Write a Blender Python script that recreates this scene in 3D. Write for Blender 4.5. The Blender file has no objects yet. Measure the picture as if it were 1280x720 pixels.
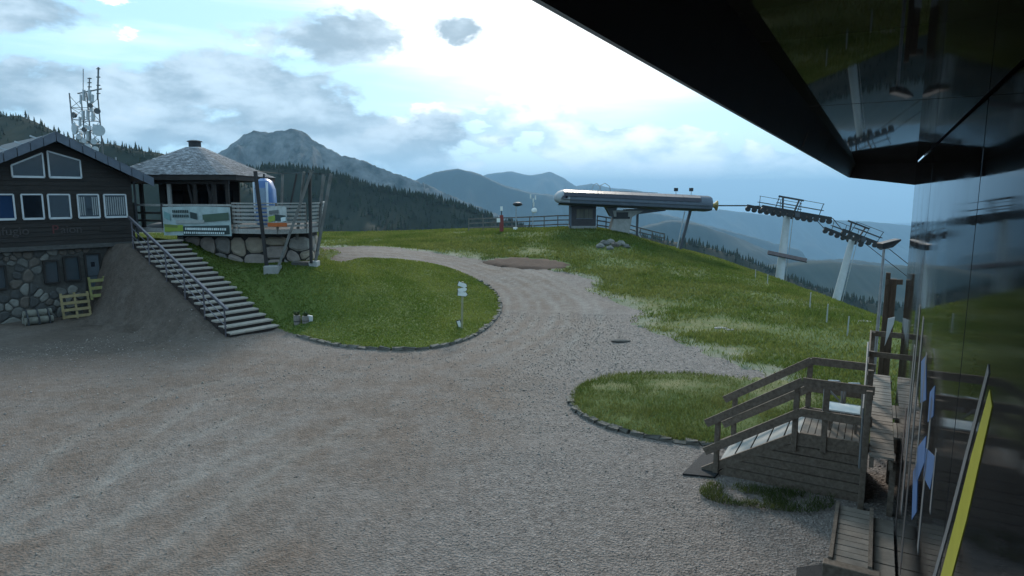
import bpy, bmesh, math, random
import numpy as np
from mathutils import Vector, Matrix, geometry
random.seed(7); RNG = np.random.default_rng(11)
SC = bpy.context.scene
COL = SC.collection

# ------------------------------------------------------------------ camera
CAM_Z = 5.0
F = 800.0                       # focal length in pixels of a 1280 px wide frame
HORIZ = 245.0                   # row of the true horizon
PITCH = math.atan((360 - HORIZ) / F)
cd = bpy.data.cameras.new('camera'); cam = bpy.data.objects.new('camera', cd); COL.objects.link(cam)
cam.location = (0, 0, CAM_Z); cam.rotation_euler = (math.pi / 2 - PITCH, 0, 0)
cd.sensor_width = 36; cd.lens = 36 * F / 1280; cd.clip_start = 0.02; cd.clip_end = 60000
SC.camera = cam

# ------------------------------------------------------------------ light and exposure
SUN_EL, SUN_AZ = math.radians(27), math.radians(4)      # azimuth clockwise from +Y
sd = bpy.data.lights.new('sun', 'SUN'); sun = bpy.data.objects.new('sun', sd); COL.objects.link(sun)
sd.energy = 1.5; sd.angle = math.radians(11); sd.color = (1.0, 0.92, 0.80)
sun.rotation_euler = (math.pi / 2 - SUN_EL, 0, math.pi - SUN_AZ); sun.location = (0, 0, 60)
SC.view_settings.view_transform = 'Standard'; SC.view_settings.look = 'None'
SC.view_settings.gamma = 1; SC.view_settings.exposure = 0.97; SC.view_settings.use_curve_mapping = False
SC.cycles.use_denoising = True
SC.cycles.max_bounces = 6; SC.cycles.diffuse_bounces = 3; SC.cycles.glossy_bounces = 4; SC.cycles.transparent_max_bounces = 12
SC.cycles.volume_bounces = 0

world = bpy.data.worlds.new('World'); SC.world = world; world.use_nodes = True
def build_sky():
    nt = world.node_tree; N = nt.nodes; L = nt.links; N.clear()
    def nd(t, **k):
        n = N.new(t)
        for a, b in k.items(): setattr(n, a, b)
        return n
    def m(op, a, b=None, c=None, clamp=False):
        n = nd('ShaderNodeMath', operation=op, use_clamp=clamp)
        for i, v in enumerate((a, b, c)):
            if v is None: continue
            if isinstance(v, (int, float)): n.inputs[i].default_value = v
            else: L.new(v, n.inputs[i])
        return n.outputs[0]
    def ss(v, a, b):                # smoothstep a..b -> 0..1
        n = nd('ShaderNodeMapRange', interpolation_type='SMOOTHSTEP')
        n.inputs['From Min'].default_value = a; n.inputs['From Max'].default_value = b
        L.new(v, n.inputs['Value']); return n.outputs[0]
    def mix(f, a, b):
        n = nd('ShaderNodeMix', data_type='RGBA')
        if isinstance(f, (int, float)): n.inputs[0].default_value = f
        else: L.new(f, n.inputs[0])
        for i, v in ((6, a), (7, b)):
            if isinstance(v, tuple): n.inputs[i].default_value = v + (1,)
            else: L.new(v, n.inputs[i])
        return n.outputs[2]
    def noise(vec, s, det=8, rough=.55, dist=0):
        n = nd('ShaderNodeTexNoise'); n.inputs['Scale'].default_value = s; n.inputs['Detail'].default_value = det
        n.inputs['Roughness'].default_value = rough; n.inputs['Distortion'].default_value = dist
        L.new(vec, n.inputs['Vector']); return n.outputs[0]
    sky = nd('ShaderNodeTexSky', sky_type='NISHITA', sun_disc=False, sun_elevation=SUN_EL, sun_rotation=SUN_AZ)
    sky.altitude = 1900; sky.air_density = 1.0; sky.dust_density = 1.5; sky.ozone_density = 1.0
    sc = nd('ShaderNodeVectorMath', operation='SCALE'); L.new(sky.outputs[0], sc.inputs[0]); sc.inputs['Scale'].default_value = SKY_S
    tc = nd('ShaderNodeTexCoord'); sp = nd('ShaderNodeSeparateXYZ'); L.new(tc.outputs['Generated'], sp.inputs[0])
    x, y, z = sp.outputs
    az = m('ARCTAN2', x, y); el = m('ARCSINE', z)                      # radians
    # cloud noise in azimuth / elevation, stretched sideways, denser toward the horizon
    cv = nd('ShaderNodeCombineXYZ'); L.new(az, cv.inputs[0]); L.new(m('MULTIPLY', el, 1.7), cv.inputs[1])
    n1 = noise(cv.outputs[0], 6.0, 12, .60, .15)
    cv2 = nd('ShaderNodeCombineXYZ'); L.new(az, cv2.inputs[0]); L.new(m('MULTIPLY', el, 2.3), cv2.inputs[1]); cv2.inputs[2].default_value = 3.7
    n2 = noise(cv2.outputs[0], 11.0, 12, .56, .1)
    cv3 = nd('ShaderNodeCombineXYZ'); L.new(m('ADD', m('MULTIPLY', az, .8), m('MULTIPLY', el, 1.2)), cv3.inputs[0]); L.new(m('MULTIPLY', el, 7.0), cv3.inputs[1]); cv3.inputs[2].default_value = 9.1
    n3 = noise(cv3.outputs[0], 3.2, 10, .6, .4)
    def blob(a0, e0, ra, re, tilt=0.0):
        da = m('DIVIDE', m('SUBTRACT', az, a0), ra)
        de = m('DIVIDE', m('SUBTRACT', m('SUBTRACT', el, e0), m('MULTIPLY', m('SUBTRACT', az, a0), tilt)), re)
        r = m('SQRT', m('ADD', m('MULTIPLY', da, da), m('MULTIPLY', de, de)))
        return ss(r, 1.25, .1)
    def D(px, py):                                                     # picture point -> azimuth, elevation (a direction only)
        d = ray(px, py); return math.atan2(d.x, d.y), math.asin(d.z)
    def bl(px, py, w, h, tilt=0.0):
        a, e = D(px, py); return blob(a, e, w / F, h / F, tilt)
    # wide bank of grey cumulus on the left, small dark puffs, bright cumulus low on the right
    g = m('MAXIMUM', bl(270, 150, 300, 85, .1), m('MAXIMUM', bl(20, 105, 105, 55), bl(400, 52, 115, 40)))
    g = m('MAXIMUM', g, m('MAXIMUM', bl(575, 42, 42, 26), bl(10, 10, 110, 35)))
    g = m('MAXIMUM', g, m('MULTIPLY', bl(470, 170, 220, 60), .85))
    w = m('MAXIMUM', bl(760, 180, 260, 46, -.10), m('MAXIMUM', bl(620, 160, 160, 50), bl(960, 205, 160, 30)))
    w = m('MAXIMUM', w, m('MULTIPLY', bl(540, 185, 170, 40), .8))
    edge = m('MULTIPLY', m('SUBTRACT', n1, .5), 3.4)
    edge2 = m('ADD', m('MULTIPLY', m('SUBTRACT', n2, .5), 3.0), m('MULTIPLY', m('SUBTRACT', n1, .5), 1.6))
    gm = ss(m('ADD', g, edge), .38, .68)
    wm = ss(m('ADD', w, edge2), .46, .62)
    wisps = m('MULTIPLY', ss(n3, .46, .72), .7)
    rest = m('MULTIPLY', ss(n1, .54, .70), .5)                         # the same broken cover everywhere else
    # how near the sun: thin bright cloud
    sdv = Vector((math.sin(SUN_AZ) * math.cos(SUN_EL), math.cos(SUN_AZ) * math.cos(SUN_EL), math.sin(SUN_EL)))
    dp = nd('ShaderNodeVectorMath', operation='DOT_PRODUCT'); L.new(tc.outputs['Generated'], dp.inputs[0]); dp.inputs[1].default_value = sdv
    near = ss(dp.outputs['Value'], .885, .99)
    veil = ss(el, -.02, .55)
    base = mix(.72, sc.outputs[0], (.33, .56, .71))
    c = mix(wisps, base, (.56, .73, .83))
    c = mix(rest, c, (.50, .63, .71))
    c = mix(ss(m('ADD', near, m('MULTIPLY', m('SUBTRACT', n3, .5), 1.0)), .18, .95), c, (.92, .97, .99))
    # white cumulus: bright tops, bluish grey bellies
    cw = mix(ss(m('ADD', n2, m('MULTIPLY', m('SUBTRACT', n1, .5), .8)), .36, .66), (.40, .54, .63), (.86, .93, .97))
    c = mix(m('MULTIPLY', wm, .9), c, cw)
    cg = mix(ss(m('ADD', n2, m('MULTIPLY', m('SUBTRACT', n1, .5), .9)), .34, .70), (.19, .255, .305), (.42, .515, .58))
    c = mix(m('MULTIPLY', gm, .9), c, cg)
    # haze near and below the horizon
    c = mix(ss(el, .10, -.03), c, (.42, .62, .75))
    bg = nd('ShaderNodeBackground'); bg.inputs['Strength'].default_value = 1.0; L.new(c, bg.inputs[0])
    out = nd('ShaderNodeOutputWorld'); L.new(bg.outputs[0], out.inputs[0])
SKY_S = 0.10; HAZE_D = 7.5e-5

# ------------------------------------------------------------------ picture geometry helpers (directions only)
RC = cam.rotation_euler.to_matrix()
def ray(px, py):
    return (RC @ Vector(((px - 640) / F, (360 - py) / F, -1))).normalized()
def P(px, py, Y):                       # point at forward distance Y
    d = ray(px, py); t = Y / d.y; return Vector((0, 0, CAM_Z)) + d * t
def G(px, py, z=0.0):
    d = ray(px, py); t = (z - CAM_Z) / d.z; return Vector((0, 0, CAM_Z)) + d * t
build_sky()

# the station wall: runs off to the right at WA from the viewing direction
WA = math.atan((1097 - 640) / F)
WU = Vector((math.sin(WA), math.cos(WA), 0)); WV = Vector((-math.cos(WA), math.sin(WA), 0))
WALL_V = -0.52
def W(u, v, z): return WU * u + WV * v + Vector((0, 0, z))
def onwall(px, py, v=WALL_V):
    d = ray(px, py); t = v / d.dot(WV); p = Vector((0, 0, CAM_Z)) + d * t
    return p.dot(WU), p.z

# ------------------------------------------------------------------ numpy noise
def _hash(ix, iy, s):
    h = (ix.astype(np.int64) * 374761393 + iy.astype(np.int64) * 668265263 + s * 974634777) & 0x7fffffff
    h = ((h ^ (h >> 13)) * 1274126177) & 0x7fffffff
    return ((h ^ (h >> 16)) & 0xffff) / 65535.0
def vnoise(x, y, s=0):
    x = np.asarray(x, float); y = np.asarray(y, float)
    ix = np.floor(x); iy = np.floor(y); fx = x - ix; fy = y - iy
    fx = fx * fx * (3 - 2 * fx); fy = fy * fy * (3 - 2 * fy)
    a = _hash(ix, iy, s); b = _hash(ix + 1, iy, s); c = _hash(ix, iy + 1, s); d = _hash(ix + 1, iy + 1, s)
    return (a * (1 - fx) + b * fx) * (1 - fy) + (c * (1 - fx) + d * fx) * fy
def fbm(x, y, o=4, s=0, g=.5):
    r = 0; a = 1; t = 0
    for i in range(o):
        r = r + a * vnoise(np.asarray(x) * 2 ** i, np.asarray(y) * 2 ** i, s + i * 17); t += a; a *= g
    return r / t
def S(a, b, v):
    t = np.clip((np.asarray(v, float) - a) / (b - a), 0, 1); return t * t * (3 - 2 * t)

# ------------------------------------------------------------------ materials
MATS = {}
def mat(name, c1, c2=None, scale=8, rough=.7, bump=0, metal=0, spec=.4, det=6, stretch=None, bscale=None, attr=None, coat=0):
    """Principled surface whose colour wanders between c1 and c2 with noise; attr multiplies by a point colour."""
    if name in MATS: return MATS[name]
    mt = bpy.data.materials.new(name); mt.use_nodes = True; nt = mt.node_tree; N = nt.nodes; L = nt.links
    b = N['Principled BSDF']; b.inputs['Roughness'].default_value = rough; b.inputs['Metallic'].default_value = metal
    b.inputs['Specular IOR Level'].default_value = spec; b.inputs['Coat Weight'].default_value = coat
    c2 = c2 or tuple(v * .8 for v in c1)
    tc = N.new('ShaderNodeTexCoord'); mp = N.new('ShaderNodeMapping'); L.new(tc.outputs['Object'], mp.inputs[0])
    if stretch: mp.inputs['Scale'].default_value = stretch
    nz = N.new('ShaderNodeTexNoise'); nz.inputs['Scale'].default_value = scale; nz.inputs['Detail'].default_value = det; nz.inputs['Roughness'].default_value = .6
    L.new(mp.outputs[0], nz.inputs['Vector'])
    rp = N.new('ShaderNodeMapRange'); rp.inputs['From Min'].default_value = .3; rp.inputs['From Max'].default_value = .7
    L.new(nz.outputs[0], rp.inputs[0])
    mx = N.new('ShaderNodeMix'); mx.data_type = 'RGBA'; L.new(rp.outputs[0], mx.inputs[0])
    mx.inputs[6].default_value = tuple(c1) + (1,); mx.inputs[7].default_value = tuple(c2) + (1,)
    col = mx.outputs[2]
    if attr:
        at = N.new('ShaderNodeAttribute'); at.attribute_name = attr
        m2 = N.new('ShaderNodeMix'); m2.data_type = 'RGBA'; m2.blend_type = 'MULTIPLY'; m2.inputs[0].default_value = 1
        L.new(col, m2.inputs[6]); L.new(at.outputs['Color'], m2.inputs[7]); col = m2.outputs[2]
    L.new(col, b.inputs['Base Color'])
    if bump:
        n2 = N.new('ShaderNodeTexNoise'); n2.inputs['Scale'].default_value = bscale or scale * 3; n2.inputs['Detail'].default_value = 5
        L.new(mp.outputs[0], n2.inputs['Vector'])
        bp = N.new('ShaderNodeBump'); bp.inputs['Strength'].default_value = bump; bp.inputs['Distance'].default_value = .03
        L.new(n2.outputs[0], bp.inputs['Height']); L.new(bp.outputs[0], b.inputs['Normal'])
    MATS[name] = mt; return mt
def glass(name, c, rough=.05):
    m = mat(name, c, tuple(v * .7 for v in c), 1.5, rough, spec=.6); return m

# ------------------------------------------------------------------ mesh builder
ORG = {}
class MB:
    def __init__(s): s.v = []; s.f = []
    def add(s, vs, fs):
        o = len(s.v); s.v += [tuple(p) for p in vs]; s.f += [tuple(i + o for i in f) for f in fs]; return s
    def hexa(s, p):          # 8 points: bottom 4 (ccw), top 4
        return s.add(p, [(3, 2, 1, 0), (4, 5, 6, 7), (0, 1, 5, 4), (1, 2, 6, 5), (2, 3, 7, 6), (3, 0, 4, 7)])
    def box(s, c, sz, ax=None):
        c = Vector(c); X, Y, Z = ax or (Vector((1, 0, 0)), Vector((0, 1, 0)), Vector((0, 0, 1)))
        a, b, h = X * sz[0] / 2, Y * sz[1] / 2, Z * sz[2] / 2
        return s.hexa([c - a - b - h, c + a - b - h, c + a + b - h, c - a + b - h, c - a - b + h, c + a - b + h, c + a + b + h, c - a + b + h])
    def beam(s, p0, p1, w, h, up=(0, 0, 1)):
        p0 = Vector(p0); p1 = Vector(p1); d = (p1 - p0); l = d.length; d.normalize(); up = Vector(up)
        sd_ = d.cross(up)
        if sd_.length < 1e-4: sd_ = d.cross(Vector((1, 0, 0)))
        sd_.normalize(); u2 = sd_.cross(d).normalized()
        return s.box((p0 + p1) / 2, (l, w, h), (d, -sd_, u2))
    def tube(s, pts, r, n=8, cap=True):
        pts = [Vector(p) for p in pts]; k = len(pts); rs = r if isinstance(r, (list, tuple)) else [r] * k
        o = len(s.v); prev = None
        for i, p in enumerate(pts):
            d = (pts[min(i + 1, k - 1)] - pts[max(i - 1, 0)]).normalized()
            if prev is None:
                a = d.cross(Vector((0, 0, 1)))
                if a.length < 1e-3: a = d.cross(Vector((1, 0, 0)))
                a.normalize()
            else:
                a = prev - d * prev.dot(d); a.normalize()
            b = d.cross(a); prev = a
            for j in range(n):
                t = 2 * math.pi * j / n; s.v.append(tuple(p + (a * math.cos(t) + b * math.sin(t)) * rs[i]))
        for i in range(k - 1):
            for j in range(n):
                j2 = (j + 1) % n; s.f.append((o + i * n + j, o + i * n + j2, o + (i + 1) * n + j2, o + (i + 1) * n + j))
        if cap:
            s.f.append(tuple(o + j for j in reversed(range(n)))); s.f.append(tuple(o + (k - 1) * n + j for j in range(n)))
        return s
    def loft(s, rings, cap=True, closed=True):
        o = len(s.v); n = len(rings[0])
        for r in rings: s.v += [tuple(p) for p in r]
        for i in range(len(rings) - 1):
            for j in range(n if closed else n - 1):
                j2 = (j + 1) % n; s.f.append((o + i * n + j, o + i * n + j2, o + (i + 1) * n + j2, o + (i + 1) * n + j))
        if cap:
            s.f.append(tuple(o + j for j in reversed(range(n)))); s.f.append(tuple(o + (len(rings) - 1) * n + j for j in range(n)))
        return s
    def prism(s, pts, off):  # polygon swept by off
        off = Vector(off); return s.loft([[Vector(p) for p in pts], [Vector(p) + off for p in pts]])
    def sphere(s, c, r, n=10, m=6, sc=(1, 1, 1)):
        c = Vector(c); rings = []
        for i in range(m + 1):
            t = -math.pi / 2 + math.pi * i / m; cr = max(math.cos(t), .02)
            rings.append([c + Vector((r * sc[0] * cr * math.cos(2 * math.pi * j / n), r * sc[1] * cr * math.sin(2 * math.pi * j / n), r * sc[2] * math.sin(t))) for j in range(n)])
        return s.loft(rings)
    def build(s, name, m, parent=None, smooth=False, bevel=0, org=None):
        if parent is not None: o3 = ORG[parent.name]
        elif org is not None: o3 = Vector(org)
        else:
            a = np.array(s.v); o3 = Vector(((a[:, 0].min() + a[:, 0].max()) / 2, (a[:, 1].min() + a[:, 1].max()) / 2, a[:, 2].min()))
        me = bpy.data.meshes.new(name)
        me.from_pydata([(p[0] - o3.x, p[1] - o3.y, p[2] - o3.z) for p in s.v], [], s.f)
        bm = bmesh.new(); bm.from_mesh(me); bmesh.ops.recalc_face_normals(bm, faces=bm.faces)
        if bevel: bmesh.ops.bevel(bm, geom=list(bm.edges), offset=bevel, segments=1, affect='EDGES', clamp_overlap=True)
        bm.to_mesh(me); bm.free()
        if smooth:
            me.polygons.foreach_set('use_smooth', [True] * len(me.polygons))
            if smooth != 'all':
                try: me.set_sharp_from_angle(angle=math.radians(40))
                except Exception: pass
        ob = bpy.data.objects.new(name, me); COL.objects.link(ob); me.materials.append(m)
        if parent is not None: ob.parent = parent
        else: ob.location = o3
        ORG[ob.name] = o3
        return ob
def thing(name, loc, label, cat, group=None):
    o = bpy.data.objects.new(name, None); COL.objects.link(o); o.location = loc; o.empty_display_size = .3; ORG[o.name] = Vector(loc)
    return tag(o, label, cat, group)
def tag(o, label=None, cat=None, group=None, kind=None):
    if label: o['label'] = label
    if cat: o['category'] = cat
    if group: o['group'] = group
    if kind: o['kind'] = kind
    return o
def bigmesh(name, V, Fc, m, org=(0, 0, 0), col=None, smooth=False, parent=None):
    """numpy vertices and equal-sized faces -> one object, optional point colours"""
    V = np.asarray(V, np.float32) - np.asarray(org, np.float32); Fc = np.asarray(Fc, np.int32); k = Fc.shape[1]
    me = bpy.data.meshes.new(name); me.vertices.add(len(V)); me.vertices.foreach_set('co', V.ravel())
    me.loops.add(Fc.size); me.loops.foreach_set('vertex_index', Fc.ravel())
    me.polygons.add(len(Fc)); me.polygons.foreach_set('loop_start', np.arange(len(Fc), dtype=np.int32) * k)
    if smooth: me.polygons.foreach_set('use_smooth', np.ones(len(Fc), bool))
    me.update(calc_edges=True); me.validate()
    if col is not None:
        at = me.color_attributes.new('Col', 'FLOAT_COLOR', 'POINT'); c = np.ones((len(V), 4), np.float32); c[:, :3] = col
        at.data.foreach_set('color', c.ravel())
    me.materials.append(m)
    ob = bpy.data.objects.new(name, me); COL.objects.link(ob); ORG[ob.name] = Vector(org)
    if parent is not None: ob.parent = parent
    else: ob.location = org
    return ob

# ------------------------------------------------------------------ terrain heights
ST_A = np.array((-10.0, 22.2)); ST_B = np.array((-16.0, 26.9)); ST_H = 3.1      # outdoor stairs, foot and head
ST_D = (ST_B - ST_A) / np.linalg.norm(ST_B - ST_A); ST_L = float(np.linalg.norm(ST_B - ST_A)); ST_N = np.array((ST_D[1], -ST_D[0]))
if ST_N[0] < 0: ST_N = -ST_N
def hz(x, y):
    x = np.asarray(x, float); y = np.asarray(y, float)
    b = 1.9 * S(24, 50, y) * (1 - .8 * S(6, 15, x)) * (1 - .15 * S(-4, -14, x))
    b = b + .55 * np.exp(-(((x - 6) / 8) ** 2 + ((y - 51) / 7) ** 2))             # knoll under the lift
    y0 = 20.3 + np.clip((-5.5 - x) * .85, 0, 3.4)
    lawn = 1.85 * S(0, 1, (y - y0) / (27.6 - y0)) * S(-1.5, -9.5, x) * (1 - S(31, 46, y))
    z = b + lawn
    t = ((x - ST_A[0]) * ST_D[0] + (y - ST_A[1]) * ST_D[1]) / ST_L
    s = (x - ST_A[0]) * ST_N[0] + (y - ST_A[1]) * ST_N[1]
    hs = ST_H * np.clip(t, 0, 1.0) - .18 * S(0, .1, t)
    wr = (1 - S(1.9, 4.6, s)) * S(-.01, .12, t)
    zr = z * (1 - wr) + np.maximum(hs, z * S(1.95, 3.4, s)) * wr
    zl = np.maximum(hs, 0) * (1 - S(.05, 1.55, -s)) * S(-.01, .12, t) * (1 - S(1.25, 1.5, t)) + b * S(1.0, 3.0, -s) + (fbm(x * 2.2, y * 2.2, 5, 61, .6) - .5) * .75 * S(0, .5, -s) * (1 - S(1.5, 3.0, -s)) * S(.0, .2, t)
    z = np.where(s >= 0, zr, zl)
    # beyond the crest on the right, and beyond the meadow, the mountainside falls away
    xc = 12.5
    d = np.maximum(x - xc, 0); z = z - np.where(d < 9, .032 * d * d, .032 * 81 + .576 * (d - 9))
    d2 = np.maximum(y - 60, 0); z = z - np.where(d2 < 20, .008 * d2 * d2, 3.2 + .32 * (d2 - 20)) * S(-60, 0, x + y * .2)
    z = z - np.maximum(y - 60, 0) * .12
    near = S(4, 9, y) * 1.0
    return z + near * (fbm(x * .5, y * .5, 3, 3) - .5) * .10
def h1(x, y): return float(hz(np.array([x]), np.array([y]))[0])
def T(px, py, dz=0.0):                       # where the line of sight meets the ground
    d = ray(px, py); o = Vector((0, 0, CAM_Z)); t = 4.0; st = .25
    while t < 400:
        p = o + d * t
        if p.z < h1(p.x, p.y) + dz:
            a, b = t - st, t
            for _ in range(14):
                c = (a + b) / 2; q = o + d * c
                if q.z < h1(q.x, q.y) + dz: b = c
                else: a = c
            q = o + d * b; return Vector((q.x, q.y, h1(q.x, q.y)))
        t += st
    q = o + d * 60; return Vector((q.x, q.y, h1(q.x, q.y)))

def inpoly(X, Y, poly):
    ins = np.zeros(len(X), bool); n = len(poly)
    for i in range(n):
        x1, y1 = poly[i]; x2, y2 = poly[(i + 1) % n]
        if y1 == y2: continue
        c = ((Y < y1) != (Y < y2)) & (X < (x2 - x1) * (Y - y1) / (y2 - y1) + x1); ins ^= c
    return ins
def smooth_poly(pts, closed=True, step=.25, rough=0.0, seed=1):
    """Catmull-Rom through 2-D points, resampled, with a ragged edge"""
    P2 = [np.array(p[:2], float) for p in pts]; n = len(P2); out = []
    for i in range(n if closed else n - 1):
        p0, p1, p2, p3 = (P2[(i + k - 1) % n] if closed else P2[min(max(i + k - 1, 0), n - 1)] for k in range(4))
        m_ = max(2, int(np.linalg.norm(p2 - p1) / step)); m_ = min(m_, 60)
        for j in range(m_):
            t = j / m_
            out.append(.5 * ((2 * p1) + (-p0 + p2) * t + (2 * p0 - 5 * p1 + 4 * p2 - p3) * t * t + (-p0 + 3 * p1 - 3 * p2 + p3) * t ** 3))
    if not closed: out.append(P2[-1])
    o = np.array(out)
    if rough:
        o[:, 0] += (fbm(o[:, 0] * 1.7 + 9, o[:, 1] * 1.7, 3, seed) - .5) * 2 * rough
        o[:, 1] += (fbm(o[:, 0] * 1.7 + 40, o[:, 1] * 1.7, 3, seed + 5) - .5) * 2 * rough
    return [tuple(p) for p in o]
BARE = [(T(872, 408), 3.2, 1.5), (T(800, 380), 1.6, 1.8), (T(905, 440), 2.0, .9), (T(845, 482), 1.0, .45), (T(770, 486), .8, .35), (T(668, 315), 2.2, 1.2)]
def bare(X, Y):
    r = 0.45 * S(.60, .74, fbm(X * .30, Y * .30, 4, 77))
    for p, rx, ry in BARE: r = r + S(1.2, .3, np.hypot((X - p.x) / rx, (Y - p.y) / ry) + (fbm(X * 1.3, Y * 1.3, 3, 14) - .5) * 1.2)
    r = r + .9 * S(1.3, .1, np.abs(polydist(X, Y, MEDGE)) + (fbm(X * 1.1, Y * 1.1, 3, 51) - .5) * 2.4)
    return np.clip(r, 0, 1)
def sheet(name, poly, m, dz, step, far=None, hf=None):
    """a draped sheet with an exact outline"""
    a = np.array(poly); x0, y0 = a.min(0); x1, y1 = a.max(0)
    gx, gy = np.meshgrid(np.arange(x0, x1, step), np.arange(y0, y1, step)); gx = gx.ravel(); gy = gy.ravel()
    gx = gx + RNG.uniform(-.2, .2, len(gx)) * step; gy = gy + RNG.uniform(-.2, .2, len(gy)) * step
    k = inpoly(gx, gy, poly); pts = [Vector(p) for p in poly] + [Vector((p, q)) for p, q in zip(gx[k], gy[k])]
    n = len(poly)
    r = geometry.delaunay_2d_cdt(pts, [], [list(range(n))], 1, 1e-4)
    v = np.array([(p.x, p.y) for p in r[0]]); z = (hf or hz)(v[:, 0], v[:, 1]) + np.array([-.03 if any(i < n for i in o_) else dz for o_ in r[3]])
    fs = [tuple(f) for f in r[2]]; tri = [f for f in fs if len(f) == 3]
    ed_ = 0
    if name == 'meadow': ed_ = (S(1.5, .1, np.abs(polydist(v[:, 0], v[:, 1], MEDGE)) + (fbm(v[:, 0] * 1.1, v[:, 1] * 1.1, 3, 51) - .5) * 2.4))[:, None] * np.array((.75, .5, 2.4))
    k_ = bare(v[:, 0], v[:, 1])[:, None] * (0 if name == 'lawn' else 1); cc = 1 + k_ * np.array((.55, .2, .6)) + ed_
    return bigmesh(name, np.column_stack([v, z]), np.array(tri), m, smooth=True, col=cc)

# ------------------------------------------------------------------ outlines on the ground
LAWN_PX = [(352, 413), (372, 420), (400, 428), (440, 435), (500, 438), (548, 434), (590, 421), (614, 404), (625, 387), (621, 370), (604, 355), (578, 342), (545, 332), (505, 326), (455, 324), (408, 325)]
lawn_front = [T(*p) for p in LAWN_PX]
lawn_poly = smooth_poly([(p.x, p.y) for p in lawn_front] + [(-14, 36), (-20, 34), (-17.6, 30.2), (-14.9, 28.5), (-12, 26.15), (-8.85, 23.68)], rough=.03)
MEAD_PX = [(402, 309), (450, 308), (500, 311), (545, 316), (575, 322), (615, 327), (665, 334), (712, 343), (738, 352), (733, 364), (765, 378), (797, 391), (788, 402), (800, 412), (850, 431), (905, 452), (948, 468), (975, 492)]
mf = [T(*p) for p in MEAD_PX]
meadow_poly = smooth_poly([(p.x, p.y) for p in mf] + [tuple(W(14.4, 1.2, 0)[:2]), tuple(W(15.2, -3, 0)[:2]), (14, 16), (30, 14), (60, 22), (75, 70), (20, 95), (-30, 85), (-45, 60), (-24, 46)], rough=.32, step=.3)
VERGE_PX = [(714, 503), (717, 489), (742, 475), (785, 468), (850, 467), (905, 471), (955, 474), (1010, 482), (1050, 500), (1040, 545), (985, 562), (940, 560), (895, 557), (850, 553), (800, 545), (755, 533), (725, 518)]
vf = [T(*p) for p in VERGE_PX]
verge_poly = smooth_poly([(p.x, p.y) for p in vf], rough=.05, step=.2)
WEED_PX = [(872, 612), (905, 604), (960, 612), (1005, 617), (1042, 622), (1030, 640), (970, 641), (915, 633), (880, 626)]
weed_poly = smooth_poly([tuple(T(*p)[:2]) for p in WEED_PX], rough=.08, step=.15)
ISL_PX = [(398, 311), (415, 312), (426, 316), (420, 320), (398, 321)]
isl_poly = smooth_poly([tuple(T(*p)[:2]) for p in ISL_PX] + [(-16, 42), (-16, 46)], rough=.05)
DIRT_PX = [(604, 327), (636, 322.5), (680, 324), (712, 330), (704, 337), (660, 336.5), (622, 333)]
dirt_poly = smooth_poly([tuple(T(*p)[:2]) for p in DIRT_PX], rough=.12)
# the drivable line, used for wheel marks
ROAD_PX = [(430, 316), (500, 318), (560, 325), (610, 338), (650, 355), (675, 378), (672, 402), (640, 428), (580, 455), (500, 485), (400, 530), (250, 620), (120, 700)]
road = smooth_poly([tuple(T(*p)[:2]) for p in ROAD_PX], closed=False, step=.4)
ROAD2_PX = [(640, 350), (700, 372), (735, 405), (740, 450), (690, 520), (620, 620), (560, 718)]
road2 = smooth_poly([tuple(T(*p)[:2]) for p in ROAD2_PX], closed=False, step=.4)
LOOP_PX = [(40, 640), (150, 540), (260, 490), (400, 478), (490, 500), (500, 540), (430, 570), (300, 600), (150, 700)]
loop = smooth_poly([tuple(T(*p)[:2]) for p in LOOP_PX], closed=False, step=.4)

MEDGE = smooth_poly([(p.x, p.y) for p in mf], closed=False, step=1.0)
def polydist(X, Y, line):
    d = np.full(X.shape, 1e9); sg = np.zeros(X.shape)
    for (x1, y1), (x2, y2) in zip(line[:-1], line[1:]):
        dx, dy = x2 - x1, y2 - y1; l2 = dx * dx + dy * dy + 1e-9
        t = np.clip(((X - x1) * dx + (Y - y1) * dy) / l2, 0, 1)
        e = np.hypot(X - x1 - t * dx, Y - y1 - t * dy); k = e < d
        d = np.where(k, e, d); sg = np.where(k, np.sign((X - x1) * dy - (Y - y1) * dx), sg)
    return d * sg

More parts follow.
